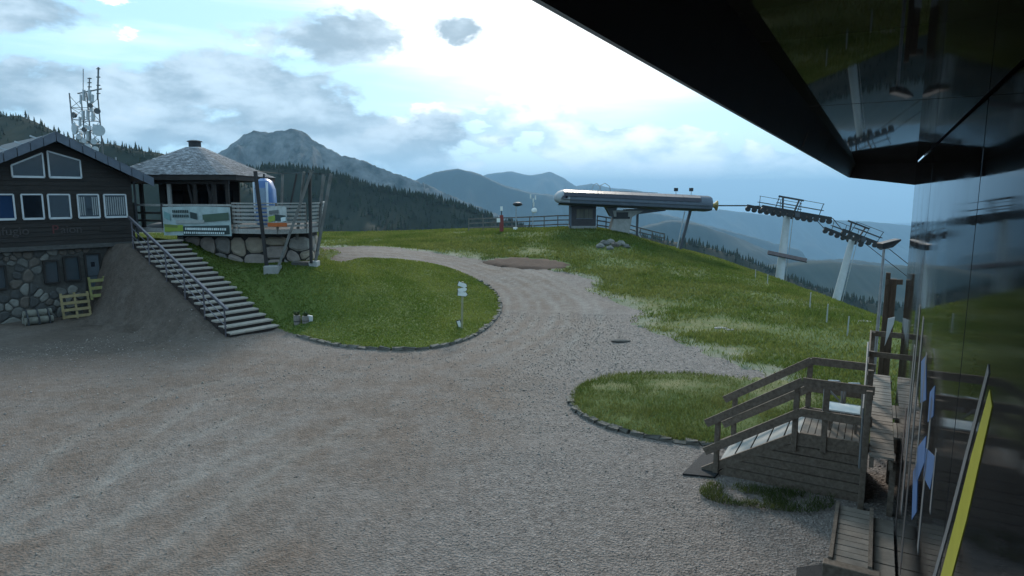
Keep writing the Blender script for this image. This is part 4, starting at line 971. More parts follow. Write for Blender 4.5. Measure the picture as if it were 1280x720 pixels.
# pavilion on the terrace
PC = tp(252, 32.6); EV = 5.95; APZ = 7.55
pav = thing('pavilion', PC + Vector((0, 0, FZ)), 'open pavilion with a grey shingled pyramid roof and small cap on the terrace', 'pavilion')
hs, ch = 3.0, .55
octa = [(-hs + ch, -hs), (hs - ch, -hs), (hs, -hs + ch), (hs, hs - ch), (hs - ch, hs), (-hs + ch, hs), (-hs, hs - ch), (-hs, -hs + ch)]
MB().loft([[PC + Vector((x, y, EV - .22)) for x, y in octa], [PC + Vector((x, y, EV)) for x, y in octa], [PC + Vector((x * .1, y * .1, EV + (APZ - EV) * .9 - .05)) for x, y in octa]]).build('roof', M_LOG2, pav)
SV, SF, SC_ = [], [], []
for k in range(8):
    a = np.array(octa[k]); b = np.array(octa[(k + 1) % 8]); rows = 30
    for r in range(rows):
        t0, t1 = r / rows * .9, (r + 1.25) / rows * .9; z0 = EV + (APZ - EV) * t0; z1 = EV + (APZ - EV) * min(t1, 1)
        a0_, b0_ = a * (1 - t0) * 1.02, b * (1 - t0) * 1.02; a1_, b1_ = a * (1 - t1), b * (1 - t1); n = max(1, int(np.linalg.norm(b0_ - a0_) / .15))
        for i in range(n):
            s0, s1 = (i + .02) / n, (i + .98) / n; o = len(SV); up = .022 + random.uniform(0, .010)
            for q, zz in ((a0_ + (b0_ - a0_) * s0, z0 + up), (a0_ + (b0_ - a0_) * s1, z0 + up + random.uniform(-.01, .01)), (a1_ + (b1_ - a1_) * s1, z1 + .01), (a1_ + (b1_ - a1_) * s0, z1 + .01)):
                SV.append((PC.x + q[0], PC.y + q[1], zz))
            SF.append((o, o + 1, o + 2, o + 3)); g = random.choice((.27, .31, .35, .40, .46)); SC_ += [(g, g * 1.0, g * 1.06)] * 4
sh = bigmesh('shingles', SV, SF, mat('shingle', (1, 1, 1), (.8, .8, .8), 4, .8, attr='Col'), org=tuple(ORG[pav.name]), col=np.array(SC_), parent=pav); sh['kind'] = 'stuff'
cap = MB().loft([[PC + Vector(((.30 * math.cos(t)), .30 * math.sin(t), z)) for t in np.linspace(0, 2 * math.pi, 9)[:-1]] for z in (APZ - .12, APZ + .12)]); cap.build('cap', M_DARKM, pav)
MB().loft([[PC + Vector((rr * math.cos(t), rr * math.sin(t), z)) for t in np.linspace(0, 2 * math.pi, 9)[:-1]] for rr, z in ((.38, APZ + .12), (.37, APZ + .15), (.2, APZ + .2))]).build('cap_lid', M_DARKM, pav)
for x in (-2.6, -1.4, -.1, 1.1, 2.0, 2.6):
    MB().box(PC + Vector((x, -2.55, (FZ + EV) / 2 - .1)), (.14, .14, EV - FZ)).build('post', M_LOG if x != -.1 else M_GREYW, pav)
for x in (-2.6, 2.6): MB().box(PC + Vector((x, 2.5, (FZ + EV) / 2 - .1)), (.14, .14, EV - FZ)).build('post', M_LOG, pav)
MB().box(PC + Vector((0, -2.55, EV - .3)), (5.4, .16, .2)).build('beam', M_LOG2, pav)
MB().box(PC + Vector((-.6, 1.4, (FZ + EV) / 2 - .12)), (4.2, .12, EV - FZ - .2)).build('back_wall', M_LOG, pav)
for x in (-1.9, -.6, .7): MB().box(PC + Vector((x, 1.32, FZ + 1.35)), (.9, .04, .8)).build('window', M_PANE, pav)
for x0, x1 in ((1.1, .7), (2.0, 1.6), (1.5, 1.9)): MB().beam(PC + Vector((x0, -2.5, FZ)), PC + Vector((x1, -2.4, EV - .3)), .08, .08).build('brace', M_POLED, pav)
# gondola cabin on the terrace
gp = P(331, 240, 31.0); gz0 = FZ
gon = thing('gondola_cabin', Vector((gp.x, gp.y, gz0)), 'small blue and white rounded gondola cabin displayed on the terrace', 'gondola cabin')
def rr_(w, d, z): return [Vector((gp.x + w * sgnx * (1 if abs(k) else .9), gp.y + d * sgny, z)) for sgnx, sgny, k in ((-1, -.6, 1), (-.6, -1, 1), (.6, -1, 1), (1, -.6, 1), (1, .6, 1), (.6, 1, 1), (-.6, 1, 1), (-1, .6, 1))]
M_CABB = mat('cabin_blue', (.06, .14, .32), (.05, .11, .26), 4, .3); M_CABW = mat('cabin_white', (.55, .6, .66), (.48, .53, .6), 4, .35)
MB().loft([rr_(.30, .4, gz0), rr_(.42, .55, gz0 + .25), rr_(.44, .58, gz0 + .9), rr_(.42, .55, gz0 + 1.75), rr_(.30, .42, gz0 + 2.15), rr_(.12, .2, gz0 + 2.28)]).build('shell', M_CABB, gon, smooth=True)
MB().box((gp.x, gp.y - .585, gz0 + 1.45), (.52, .03, .75)).build('window', glass('cabin_glass', (.16, .22, .30)), gon, bevel=.01)
MB().box((gp.x + .30, gp.y - .50, gz0 + 1.35), (.07, .14, 1.5)).build('door_edge', M_CABW, gon)
MB().box((gp.x - .30, gp.y - .50, gz0 + 1.35), (.07, .14, 1.5)).build('door_edge', M_CABW, gon)
MB().tube([(gp.x, gp.y, gz0 + 2.2), (gp.x, gp.y, gz0 + 2.5)], .05, 8).build('hanger', M_DARKM, gon)

# banners tied to the terrace rail
def banner(pL, pR, z0, z1, label, parts):
    d = (pR - pL); w = d.length; d.normalize(); n = Vector((d.y, -d.x, 0)); n = -n if n.y > 0 else n
    r = thing('banner', (pL + pR) / 2 + Vector((0, 0, z0)), label, 'banner')
    nn = 24; up, lo = [], []
    rows = []
    for zz in np.linspace(z0, z1, 6):
        rows.append([pL + d * (w * i / nn) + n * (.10 + .025 * math.sin(i * 1.3) * math.sin(zz * 5)) + Vector((0, 0, zz + .03 * math.sin(i / nn * math.pi) * (1 if zz > z0 + .01 else .2))) for i in range(nn + 1)])
    sheet_ = MB().loft(rows, cap=False, closed=False); cl_ = sheet_.build('cloth', parts[0][4], r)
    for k, (x0, x1, y0, y1, m, sk) in enumerate(parts[1:]):
        a = [(x0, y0), (x1, y0 + sk), (x1, y1 + sk), (x0, y1)]
        MB().prism([pL + d * (w * x) + n * (.135 + .002 * k) + Vector((0, 0, z0 + (z1 - z0) * y)) for x, y in a], n * .002).build('print', m, cl_)
C = lambda n, c: mat('print_' + n, c, tuple(v * .8 for v in c), 7, .7)
cw, cg_, cdk, cbl = C('white', (.55, .62, .62)), C('green', (.22, .30, .05)), C('dark', (.03, .05, .05)), C('teal', (.16, .30, .30))
prts = [(0, 1, 0, 1, C('mist', (.34, .42, .42)), 0), (.02, .30, .12, .34, cg_, .04), (.02, .22, .30, .40, C('olive', (.14, .18, .05)), -.03), (.30, .98, .02, .33, cdk, .05), (.42, .52, .62, .84, cdk, -.06), (.60, .98, .48, .74, C('wood', (.06, .10, .07)), .08), (.20, .62, .42, .54, C('stone', (.30, .32, .31)), .02), (.03, .12, .62, .86, cbl, -.1)]
for i in range(9): x = .16 + i * .028; prts.append((x, x + .02, .80, .90, cdk, 0)); prts.append((x, x + .021, .64, .74, cdk, 0))
for i in range(20): x = .34 + i * .031; prts.append((x, x + random.uniform(.018, .028), .20, .28, cw, .004)); prts.append((x - .02, x - .02 + random.uniform(.014, .024), .07, .14, cw, .004))
banner(tp(208, 28.45), tp(292, 27.85), 3.28, 4.52, 'wide green and white printed banner hung on the terrace front', prts)
banner(tp(337, 27.2), tp(361, 27.25), 3.72, 4.55, 'small square banner with an orange foot on the balcony slats', [(0, 1, 0, 1, C('paper', (.42, .44, .43)), 0), (.0, 1, .0, .2, C('orange', (.42, .10, .02)), 0), (.05, .5, .22, .5, cg_, .1), (.4, .95, .3, .62, cdk, -.06), (.1, .6, .62, .8, C('shade', (.12, .13, .13)), .05), (.7, .95, .24, .45, cw, .05)])

# stump seat on the lawn, hiking signpost
sp3 = T(377, 406)
M_TUB = mat('tub_wood', (.15, .125, .11), (.26, .235, .21), 7, .85, .4)
for dx, hh, rr, lab in ((-.16, .40, .13, 'taller weathered tub planter with dark hoop at the lawn edge'), (.17, .30, .15, 'lower tub planter with a pale bracket at the lawn edge')):
    gb = Vector((sp3.x + dx, sp3.y, h1(sp3.x + dx, sp3.y))); stp = thing('tub_planter', gb, lab, 'planter', 'planters at the lawn edge')
    MB().tube([gb + Vector((0, 0, -.05)), gb + Vector((0, 0, hh * .6)), gb + Vector((0, 0, hh))], [rr * .85, rr, rr * .92], 12).build('tub', M_TUB, stp, smooth=True)
    MB().tube([gb + Vector((0, 0, hh * .4)), gb + Vector((0, 0, hh * .48))], [rr * 1.0, rr * 1.03], 12).build('hoop', M_DARKM, stp)
    f = MB()
    for i in range(40):
        a = random.uniform(0, 6.28); l = random.uniform(.08, .22); b0 = gb + Vector((random.uniform(-.07, .07), random.uniform(-.07, .07), hh - .01)); tpv = b0 + Vector((math.cos(a) * .1, math.sin(a) * .1, l)); sdv = Vector((-math.sin(a), math.cos(a), 0)) * .025
        f.add([b0, (b0 + tpv) / 2 + sdv, tpv, (b0 + tpv) / 2 - sdv], [(0, 1, 2, 3)])
    f.build('foliage', mat('leaf', (.04, .06, .02), (.07, .09, .03), 8, .7), stp)
    if dx > 0: MB().prism([gb + Vector((.13, -.05, -.02)), gb + Vector((.25, -.05, -.02)), gb + Vector((.25, -.05, .3)), gb + Vector((.07, -.05, .34))], (0, .1, 0)).build('bracket', M_WHITE, stp)
hp = T(577, 413); hk = thing('hiking_signpost', hp, 'thin hiking signpost with three small white arrow boards on the lawn', 'signpost')
top = P(584, 352, hp.y); top = Vector((hp.x + .06, hp.y, top.z))
MB().tube([hp - Vector((0, 0, .2)), top], .042, 8).build('pole', mat('sign_pole', (.30, .28, .16), (.24, .22, .13), 6, .7), hk)
M_SGN = mat('sign_white', (.72, .73, .70), (.62, .63, .6), 7, .6); M_SGNB = mat('sign_backing', (.03, .03, .03), (.05, .05, .05), 7, .6)
for k, (zz, rz, ln) in enumerate(((-.12, -.55, .34), (-.30, .35, .34), (-.46, -.2, .36))):
    c = top + Vector((0, -.05, zz)); d = Vector((math.cos(rz), 0, math.sin(rz) * .6)).normalized(); u_ = Vector((-d.z, 0, d.x))
    q = [c - d * ln / 2 - u_ * .075, c + d * ln * .32 - u_ * .075, c + d * ln / 2, c + d * ln * .32 + u_ * .075, c - d * ln / 2 + u_ * .075]
    sb = MB().prism([p + Vector((0, .004, 0)) + (p - c) * .12 for p in q], (0, .012, 0)).build('arrow_board', M_SGNB, hk)
    MB().prism(q, (0, -.012, 0)).build('board_face', M_SGN, sb)
ps = T(575, 412); c = ps + Vector((-.02, .1, .16)); d = Vector((.3, 0, -.95)).normalized(); u_ = Vector((.95, 0, .3)).normalized()
pb = thing('plant_label', ps + Vector((-.02, .1, 0)), 'small tilted white plate stuck in the lawn beside the signpost', 'sign')
MB().prism([c - d * .16 - u_ * .06, c + d * .16 - u_ * .06, c + d * .16 + u_ * .06, c - d * .16 + u_ * .06], (0, -.02, 0)).build('plate', M_SGN, pb)
MB().prism([c - d * .19 - u_ * .09 + Vector((0, .004, 0)), c + d * .19 - u_ * .09 + Vector((0, .004, 0)), c + d * .19 + u_ * .09 + Vector((0, .004, 0)), c - d * .19 + u_ * .09 + Vector((0, .004, 0))], (0, .015, 0)).build('back_plate', M_SGNB, pb)
MB().tube([c + d * .1, c + d * .1 + Vector((.02, 0, -.25))], .012, 6).build('spike', M_DARKM, pb)

# ------------------------------------------------------------------ antenna tower behind the lodge
AY = 58.0; ab = P(109, 165, AY); ab.z = 0; az0 = h1(ab.x, ab.y)
ant = thing('antenna_tower', Vector((ab.x, ab.y, az0)), 'lattice radio tower crowded with white dishes behind the lodge roof', 'antenna tower')
hw = .75; ztop = P(108, 118, AY).z
cor = [Vector((ab.x + sx * hw, ab.y + sy * hw, 0)) for sx, sy in ((-1, -1), (1, -1), (1, 1), (-1, 1))]
M_LAT = mat('lattice_steel', (.10, .105, .11), (.16, .165, .17), 6, .5, metal=.5)
for c in cor: MB().tube([c + Vector((0, 0, az0 - .3)), c + Vector((0, 0, ztop))], .055, 6).build('leg', M_LAT, ant)
z = az0; k = 0
while z < ztop - .9:
    b = MB()
    for i in range(4):
        p, q = cor[i], cor[(i + 1) % 4]; b.tube([p + Vector((0, 0, z)), q + Vector((0, 0, z))], .025, 5); b.tube([(p if k % 2 else q) + Vector((0, 0, z)), (q if k % 2 else p) + Vector((0, 0, z + 1))], .022, 5)
    b.build('bracing', M_LAT, ant); z += 1.0; k += 1
M_DISH = mat('dish_white', (.42, .45, .47), (.34, .37, .39), 6, .5); M_DISHD = mat('dish_dark', (.05, .055, .06), (.08, .085, .09), 6, .5)
for px, py, r, m, yaw in ((95, 161, .52, M_DISH, -.6), (123, 163, .5, M_DISH, .7), (94, 144, .26, M_DISHD, -.4), (122, 139, .26, M_DISHD, .4), (100, 171, .24, M_DISH, -.1), (106, 176, .22, M_DISH, .1), (118, 177, .26, M_DISH, .3), (112, 183, .24, M_DISH, 0), (120, 187, .28, M_DISH, .2), (106, 162, .2, M_DISHD, 0), (112, 160, .2, M_DISH, .2), (114, 132, .2, M_DISHD, .1), (104, 184, .24, M_DISH, -.3)):
    c = P(px, py, AY - .95); ax_ = Vector((math.sin(yaw), -math.cos(yaw), 0))
    d = MB().tube([c + ax_ * .16, c + ax_ * .14, c - ax_ * .05, c - ax_ * .16], [r, r, r * .75, r * .15], 14).build('dish', m, ant, smooth=True)
    MB().tube([c - ax_ * .1, Vector((ab.x + (hw if px > 108 else -hw), ab.y - hw, c.z))], .03, 5).build('arm', M_LAT, d)
for px, y0, y1, w in ((101, 178, 166, .26), (118, 168, 155, .3), (110, 176, 164, .3), (116, 128, 118, .2), (101, 130, 118, .16), (108, 190, 178, .3), (117, 150, 142, .3), (100, 158, 146, .22), (105, 126, 112, .28), (112, 126, 112, .28), (104, 150, 138, .3), (110, 150, 138, .3), (116, 152, 140, .26), (107, 168, 156, .26), (114, 140, 126, .24)):
    p0, p1 = P(px, y0, AY - .9), P(px, y1, AY - .9); MB().beam(p0, p1, w, .14).build('panel_antenna', M_DISH, ant, bevel=.02)
for px, y0, y1, r in ((104, 125, 86, .03), (123, 125, 84, .07), (112, 118, 97, .05)):
    MB().tube([P(px - (1 if px > 110 else 0), y0, AY), P(px, y1, AY)], r, 6).build('mast', M_LAT, ant)
    if r > .04:
        for t in (.2, .45, .7, .95): MB().tube([P(px, y0, AY).lerp(P(px, y1, AY), t) - Vector((.16, 0, 0)), P(px, y0, AY).lerp(P(px, y1, AY), t) + Vector((.16, 0, 0))], .05, 6).build('dipole', M_LAT, ant)
MB().beam(P(97, 117, AY - .8), P(127, 111, AY - .8), .07, .1).build('cross_arm', M_LAT, ant)

# ------------------------------------------------------------------ chairlift top station
SY = 51.0
lift = thing('chairlift_station', Vector((P(775, 245, SY).x, SY, h1(P(775, 245, SY).x, SY))), 'grey chairlift top station with long rounded canopy on a concrete pier', 'chairlift')
M_SIL = mat('silver_panel', (.12, .14, .17), (.095, .11, .135), 2, .85, metal=0, spec=.1); M_SILD = mat('canopy_dark', (.05, .055, .065), (.07, .075, .085), 3, .4, metal=.3)  # second one is a darker grey for skirt, struts and tower beams
M_NAVY = mat('dark_band', (.016, .016, .028), (.024, .024, .038), 3, .25); M_NOSE = mat('canopy_white', (.32, .34, .36), (.27, .29, .31), 3, .7)
cl0, cl1 = P(693, 247.5, SY), P(882, 256, SY)
cx = (cl1 - cl0).normalized(); cz = Vector((-cx.z, 0, cx.x)); cyv = Vector((0, 1, 0)); CLn = (cl1 - cl0).length
def csec(t, s, zs=1.0, yw=1.0):                # cross-section outline (y, z), underside flat, flanks rounded
    base = [(-1.7, -.42), (-1.9, -.30), (-1.98, -.02), (-1.9, .28), (-1.7, .50), (-1.2, .66), (-.5, .72), (.5, .72), (1.2, .66), (1.7, .50), (1.9, .28), (1.98, -.02), (1.9, -.30), (1.7, -.42), (.9, -.5), (-.9, -.5)]
    return [cl0 + cx * (t * CLn) + cyv * (y * s * yw) + cz * (z_ * s * zs) for y, z_ in base]
MB().loft([csec(.09, .97), csec(.10, 1), csec(.5, 1), csec(.925, 1)]).build('canopy', M_SIL, lift, smooth=True)
MB().loft([csec(0, .35, .5), csec(.006, .62, .72), csec(.022, .84, .88), csec(.05, .96, .97), csec(.0895, .995)]).build('nose', M_NOSE, lift, smooth=True)
MB().loft([csec(.9255, .985), csec(1, .97)]).build('tail', M_SIL, lift, smooth=True)
def band(t0, t1, prof, m, nm, n=1):
    for i in range(n):
        a, b = t0 + (t1 - t0) * i / n, t0 + (t1 - t0) * (i + 1) / n - .0015
        MB().loft([[cl0 + cx * (t * CLn) + cyv * y + cz * z_ for y, z_ in prof] for t in (a, b)]).build(nm, m, lift)
band(.05, .925, [(-2.0, .20), (-1.80, .49), (-1.24, .685), (-1.15, .64), (-1.7, .46), (-1.9, .2)], M_NAVY, 'window_band', 8)
band(.03, .985, [(-2.02, -.08), (-2.02, -.03), (-1.95, -.03), (-1.95, -.08)], M_SILD, 'trim_line', 1)
band(.02, .98, [(-1.93, -.33), (-1.74, -.46), (-.9, -.53), (-.9, -.49), (-1.7, -.40), (-1.88, -.28)], M_SILD, 'lower_skirt', 4)
for t in (.012, .028): MB().prism([cl0 + cx * (t * CLn + .25) + cyv * -1.75 + cz * .0, cl0 + cx * (t * CLn + .5) + cyv * -1.95 + cz * .02, cl0 + cx * (t * CLn + .62) + cyv * -1.93 + cz * .22, cl0 + cx * (t * CLn + .38) + cyv * -1.75 + cz * .22], (0, -.08, 0)).build('nose_window', M_NAVY, lift)
for px0, px1 in ((739, 752), (748, 764)):
    a, b = P(px0, 239, SY), P(px1, 239, SY); MB().tube([a, a + Vector((.15, 0, .45)), (a + b) / 2 + Vector((0, 0, .62)), b + Vector((-.15, 0, .40)), b + Vector((0, 0, -.1))], .03, 6).build('roof_hoop', M_STEEL, lift)
MB().tube([P(768, 238.5, SY), P(790, 239.5, SY), P(822, 241, SY)], .03, 6).build('roof_rail', M_STEEL, lift)
for px in (845, 864):
    a = P(px, 245, SY); l = MB().tube([a, P(px, 238, SY)], .025, 6).build('lamp_stem', M_STEEL, lift); MB().box(P(px, 237, SY), (.28, .2, .26)).build('floodlight', M_DARKM, l)
# rope outlet cone
rc = P(896, 257, SY); MB().tube([cl1 + cx * -.1, P(888, 256.5, SY), P(893, 256.8, SY), rc], [.12, .1, .2, .42], 12).build('rope_cone', mat('cone_yellow', (.38, .28, .10), (.28, .2, .07), 6, .6), lift, smooth=True)
# operator hut under the nose
hx0, hx1 = P(713, 270, SY - .3).x, P(744, 270, SY - .3).x; hzb = h1((hx0 + hx1) / 2, SY - .2) - .05; hzt = P(728, 257, SY).z
M_HUT = mat('hut_dark', (.03, .026, .03), (.045, .04, .045), 4, .6)
MB().box(((hx0 + hx1) / 2, SY + .2, (hzb + .28 + hzt) / 2), (hx1 - hx0, 2.0, hzt - hzb - .2)).build('hut', M_HUT, lift, bevel=.02)
MB().box(((hx0 + hx1) / 2, SY + .2, hzb + .1), (hx1 - hx0 + .1, 2.1, .4)).build('hut_base', M_CONC, lift)
for a, b in ((.22, .50), (.54, .86)):
    xa, xb = hx0 + (hx1 - hx0) * a, hx0 + (hx1 - hx0) * b; w = MB().box(((xa + xb) / 2, SY - .82, hzt - .62), (xb - xa, .04, .72)).build('hut_window', glass('hut_glass', (.12, .12, .10)), lift)
    MB().box(((xa + xb) / 2, SY - .845, hzt - .62), (.04, .02, .72)).build('mullion', M_HUT, w); MB().box(((xa + xb) / 2, SY - .845, hzt - 1.0), (xb - xa + .06, .03, .05)).build('sill', M_SIL, w)
MB().box((hx0 - .03, SY - .8, (hzb + hzt) / 2), (.14, .1, hzt - hzb - .2)).build('corner_post', M_SIL, lift)
# concrete pier
def pq(px, py, Y): return P(px, py, Y)
gp_ = h1(P(772, 295, SY).x, SY) - .3
def pier(zw, x0, x1): return [Vector((P(x0, 280, SY).x, SY - .7, zw)), Vector((P(x1, 280, SY).x, SY - .7, zw)), Vector((P(x1, 280, SY).x, SY + .7, zw)), Vector((P(x0, 280, SY).x, SY + .7, zw))]
zt_ = P(775, 263, SY).z; zm = P(775, 271, SY).z
MB().loft([pier(gp_, 760, 784), pier(zm, 766, 788), pier(zt_, 764, 802)]).build('pier', mat('pier_concrete', (.24, .235, .22), (.33, .325, .31), 3, .85, .3), lift)
MB().box((P(775, 272, SY).x, SY - .73, zm - .05), (1.3, .06, .16)).build('pier_ledge', M_DARKM, lift)
MB().box((P(776, 265, SY).x, SY - .73, zt_ - .35), (.9, .05, .45)).build('pier_hatch', M_DARKM, lift)
MB().prism([P(782, 262, SY - .6), P(832, 260, SY - .6), P(832, 263.5, SY - .6), P(800, 267.5, SY - .6), P(784, 268, SY - .6)], (0, 1.2, 0)).build('carriage_beam', M_SILD, lift)
MB().prism([P(757, 258, SY - .6), P(772, 258, SY - .6), P(768, 271, SY - .6), P(764, 271, SY - .6)], (0, 1.2, 0)).build('haunch', M_SILD, lift)
for px0, py0, px1, py1, w in ((797, 267, 796, 292, .16), (795, 288, 806, 303, .1), (798, 288, 794, 302, .1), (863, 263, 850, 303, .2), (856, 264, 846, 303, .07)):
    a, b = P(px0, py0, SY), P(px1, py1, SY); b.z = min(b.z, h1(b.x, b.y)) - .1; MB().beam(a, b, w, w).build('steel_strut', M_SILD if w > .12 else M_STEEL, lift)
# boulders in front of the pier
for k, (px, py, s) in enumerate(((750, 307, .26), (756, 304, .30), (763, 302, .28), (769, 306, .28), (776, 304, .28), (783, 307, .22), (762, 309, .22))):
    p = T(px, py + 3); rg = random.Random(k); b = MB().sphere((p.x, p.y, p.z + s * .42), s, 9, 6, (1.15, .9, .8)); b.v = [(v[0] + rg.uniform(-.12, .12) * s, v[1] + rg.uniform(-.12, .12) * s, v[2] + rg.uniform(-.14, .14) * s) for v in b.v]
    tag(b.build('boulder', [STONES[1], STONES[0], PSTONE[2], STONES[2]][k % 4]), 'grey boulder in the heap in front of the concrete pier', 'boulder', 'boulders below the lift pier')
# railings by the station
def fence(pts, label, rails=3, h=1.1, every=1):
    r = thing('railing', pts[0], label, 'railing')
    for i, p in enumerate(pts):
        MB().box(p + Vector((0, 0, h / 2 - .1)), (.08, .08, h + .2)).build('post', M_POLE, r)
        if i < len(pts) - 1:
            q = pts[i + 1]
            for k in range(rails): z_ = h * (k + 1) / rails - .06; MB().beam(p + Vector((0, -.05, z_)), q + Vector((0, -.05, z_)), .05, .1).build('rail', M_POLE, r)
def gpt(px, Y): x = (px - 640) / F * Y; return Vector((x, Y, h1(x, Y)))
fence([gpt(p, 54.5) for p in (586, 604, 620, 640, 662, 680, 697, 712)], 'grey timber railing left of the operator hut')
fence([gpt(p, 52.5) for p in (746, 757, 768)], 'short grey railing between the hut and the concrete pier')
fence([gpt(p, 56) for p in (786, 800, 815, 830)], 'grey railing behind the steel strut of the lift')
# small posts by the railing
def gadget(px, py, Y): p = gpt(px, Y); return p
p = gpt(627, 50); r = thing('padded_post', p, 'red padded post with a white plate on its head by the railing', 'post')
MB().tube([p + Vector((0, 0, -.1)), p + Vector((0, 0, 1.35))], [.17, .15], 10).build('red_padding', mat('red_pad', (.22, .04, .035), (.15, .03, .03), 7, .7), r)
MB().tube([p + Vector((0, 0, 1.3)), p + Vector((0, 0, 2.0))], .04, 6).build('stem', M_DARKM, r); MB().box(p + Vector((0, -.04, 1.85)), (.2, .06, .34)).build('plate', M_SGN, r)
MB().box(p + Vector((-.24, -.1, .95)), (.26, .1, .3)).build('box', M_SGN, r)
p = gpt(645, 52); r = thing('dome_lamp_post', p, 'thin pole with a dark dome lamp and white base box by the railing', 'post')
MB().tube([p + Vector((0, 0, -.1)), p + Vector((0, 0, 2.1))], .045, 6).build('pole', M_STEEL, r); MB().sphere(p + Vector((.12, 0, 2.12)), .34, 10, 6, (1.2, 1, .5)).build('dome', M_DARKM, r, smooth=True); MB().box(p + Vector((-.06, -.1, .12)), (.34, .2, .3)).build('base_box', M_SGN, r)
p = gpt(666, 53); r = thing('weather_mast', p, 'weather mast with small white instruments and dish by the railing', 'mast')
MB().tube([p + Vector((0, 0, -.1)), p + Vector((0, 0, 2.6))], .035, 6).build('pole', M_STEEL, r)
MB().tube([p + Vector((.1, -.12, 1.55)), p + Vector((.1, -.2, 1.58)), p + Vector((.1, -.25, 1.6))], [.24, .2, .05], 12).build('dish', M_SGN, r)
for dx, zz in ((-.2, 2.7), (.2, 2.6), (.02, 2.35), (.06, 2.05)): MB().box(p + Vector((dx, -.05, zz)), (.1, .1, .34)).build('instrument', M_SGN, r)
MB().beam(p + Vector((-.22, -.02, 2.5)), p + Vector((.22, -.02, 2.45)), .04, .04).build('cross_arm', M_STEEL, r)

# ------------------------------------------------------------------ lift towers and ropes
M_MAST = mat('mast_galv', (.50, .51, .52), (.42, .43, .44), 3, .5, metal=.1)
M_WHEEL = mat('sheave_dark', (.018, .018, .02), (.03, .03, .033), 8, .6)
def tower(name, hpx, hpy, bpx, bpy, Y, Wpx, slope, nw, label, bar=None):
    h_, b_ = P(hpx, hpy, Y), P(bpx, bpy, Y); d = (b_ - h_).normalized(); g = b_ + d * 3.0
    while g.z > h1(g.x, g.y) - .3: g = g + d * .5
    base = Vector((g.x, g.y, h1(g.x, g.y))); r = thing(name, base, label, 'lift tower')
    MB().tube([g, b_, h_], [.40, .33, .24], 16).build('mast', M_MAST, r, smooth=True)
    MB().tube([g, g - d * .5], [.7, .7], 12).build('footing', M_CONC, r)
    ex = Vector((1, .06, -slope)).normalized(); ez = Vector((slope, 0, 1)).normalized(); hl = Wpx / F * Y / 2
    MB().beam(h_ + ez * .15 + Vector((0, -1.7, 0)), h_ + ez * .15 + Vector((0, 1.7, 0)), .36, .34).build('cross_beam', M_SILD, r)
    for side in (-1.55, 1.55):
        c = h_ + Vector((0, side, 0)) + ez * .30
        tr = MB().beam(c - ex * hl * .95, c + ex * hl * .95, .16, .24).build('sheave_train', M_WHEEL, r)
        for k in range(nw):
            p = c + ex * (hl * (2 * (k + .5) / nw - 1)) - ez * .22; wh = MB().tube([p + Vector((0, -.07, 0)), p + Vector((0, .07, 0))], .21, 10).build('wheel', M_WHEEL, tr)
        MB().beam(c - ex * hl * .62 + ez * .46 + Vector((0, side * .18, 0)), c + ex * hl * .62 + ez * .46 + Vector((0, side * .18, 0)), .36, .05).build('catwalk', M_SILD, r)
        for t in (-.6, 0, .6): MB().beam(c + ex * hl * t, c + ex * hl * t + ez * .95 + Vector((0, side * .2, 0)), .04, .04).build('stanchion', M_WHEEL, r)
        MB().beam(c - ex * hl * .62 + ez * .95 + Vector((0, side * .2, 0)), c + ex * hl * .62 + ez * .95 + Vector((0, side * .2, 0)), .035, .035).build('guard_rail', M_WHEEL, r)
    for s in (-1, 1): MB().beam(h_ + ez * .3 + ex * .45 * s, h_ + ez * 1.38 + ex * .66 * s, .1, .1).build('lifting_frame', M_WHEEL, r)
    MB().beam(h_ + ez * 1.36 - ex * 1.0, h_ + ez * 1.36 + ex * 1.0, .11, .13).build('lifting_beam', M_WHEEL, r)
    if bar:
        a, b = P(bar[0], bar[1], Y - .55), P(bar[2], bar[3], Y - .55)
        MB().beam(a, b, .16, .26).build('padded_bar', mat('bar_pink', (.20, .15, .155), (.13, .10, .105), 5, .7), r); MB().beam(a + Vector((0, -.02, -.17)), b + Vector((0, -.02, -.17)), .14, .09).build('bar_edge', M_DARKM, r)
    MB().tube([g + d * -1 + Vector((.42, -.25, 0)), h_ + Vector((.34, -.25, 0))], .03, 5).build('ladder_rail', M_STEEL, r)
    return h_ , ex, ez, hl
t1 = tower('lift_tower', 984, 270, 974, 352, 49.5, 92, .17, 11, 'lift tower with a level head and a padded cross bar on its mast', (960, 315, 1008, 325))
t2 = tower('lift_tower', 1065, 300, 1046, 372, 54, 60, .36, 7, 'lower leaning lift tower nearer the lamp post')
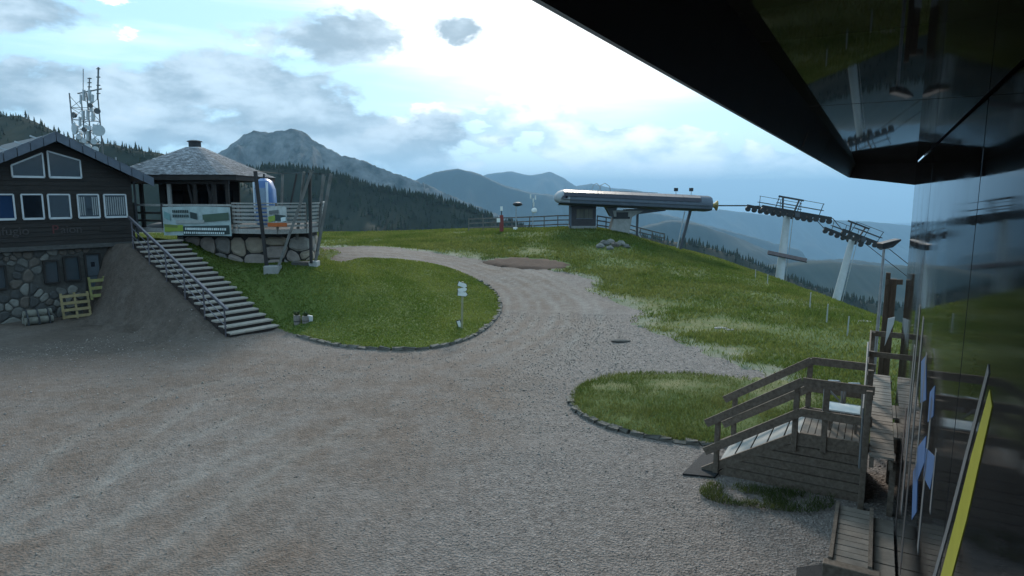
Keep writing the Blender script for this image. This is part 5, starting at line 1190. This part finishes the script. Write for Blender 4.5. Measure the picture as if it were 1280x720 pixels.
for side, nm in ((-1.55, 'uphill'), (1.55, 'downhill')):
    pts = [Vector((cl1.x + .3, SY + side, P(893, 257, SY).z))]
    for (h_, ex, ez, hl) in (t1, t2):
        c = h_ + Vector((0, side, 0)) + ez * .02; pts += [c - ex * hl + ez * .3, c + ez * .33, c + ex * hl + ez * .3]
    e = pts[-1]; pts += [e + Vector((10, 3, -6.4)), e + Vector((60, 16, -40))]
    b = MB().tube(pts, .032, 6).build('haul_rope', M_WHEEL); tag(b, 'dark steel haul rope on the %s sheaves of both lift towers' % ('near' if side < 0 else 'far'), 'rope')
# slope markers and flat stones
for px, py, hgt in ((944, 348, .55), (959, 356, .6), (1012, 386, .75), (1033, 405, .8), (1059, 421, .75), (690, 262, .4)):
    if py < 300: continue
    p = T(px, py); MB_ = MB().tube([p - Vector((0, 0, .1)), p + Vector((.01, 0, hgt))], [.03, .022], 6)
    tag(MB_.build('marker_stake', mat('stake', (.36, .36, .33), (.28, .28, .26), 8, .7)), 'thin pale marker stake standing in the grass slope below the lift towers', 'stake', 'marker stakes on the slope')
for k, (px, py, s) in enumerate(((1078, 403, .4), (900, 411, .3), (912, 413, .22), (776, 427, .36))):
    p = T(px, py); b = MB().sphere((p.x, p.y, p.z + .03), s, 9, 5, (1, .5, .14))
    tag(b.build('flat_stone', PSTONE[0] if k != 3 else M_MORT), ('flat pale stone lying in the grass near the lamp post', 'larger flat stone in the grass above the gravel', 'smaller flat stone in the grass above the gravel', 'dark drain slab in the gravel beside the meadow')[k], 'stone')

# ------------------------------------------------------------------ haze over the valley
hb = MB().box((0, 9000, -350), (70000, 45000, 2200)).build('haze', mat('haze_tmp', (1, 1, 1)), org=(0, 9000, -350))
hm = bpy.data.materials.new('haze'); hm.use_nodes = True; hn = hm.node_tree.nodes; hn.clear()
ho = hn.new('ShaderNodeOutputMaterial'); hv = hn.new('ShaderNodeVolumePrincipled'); hv.inputs['Color'].default_value = (.44, .73, 1.0, 1)
hv.inputs['Density'].default_value = HAZE_D; hm.node_tree.links.new(hv.outputs[0], ho.inputs['Volume'])
hb.data.materials.clear(); hb.data.materials.append(hm); tag(hb, 'pale blue haze filling the air over the valley', 'haze', kind='stuff')
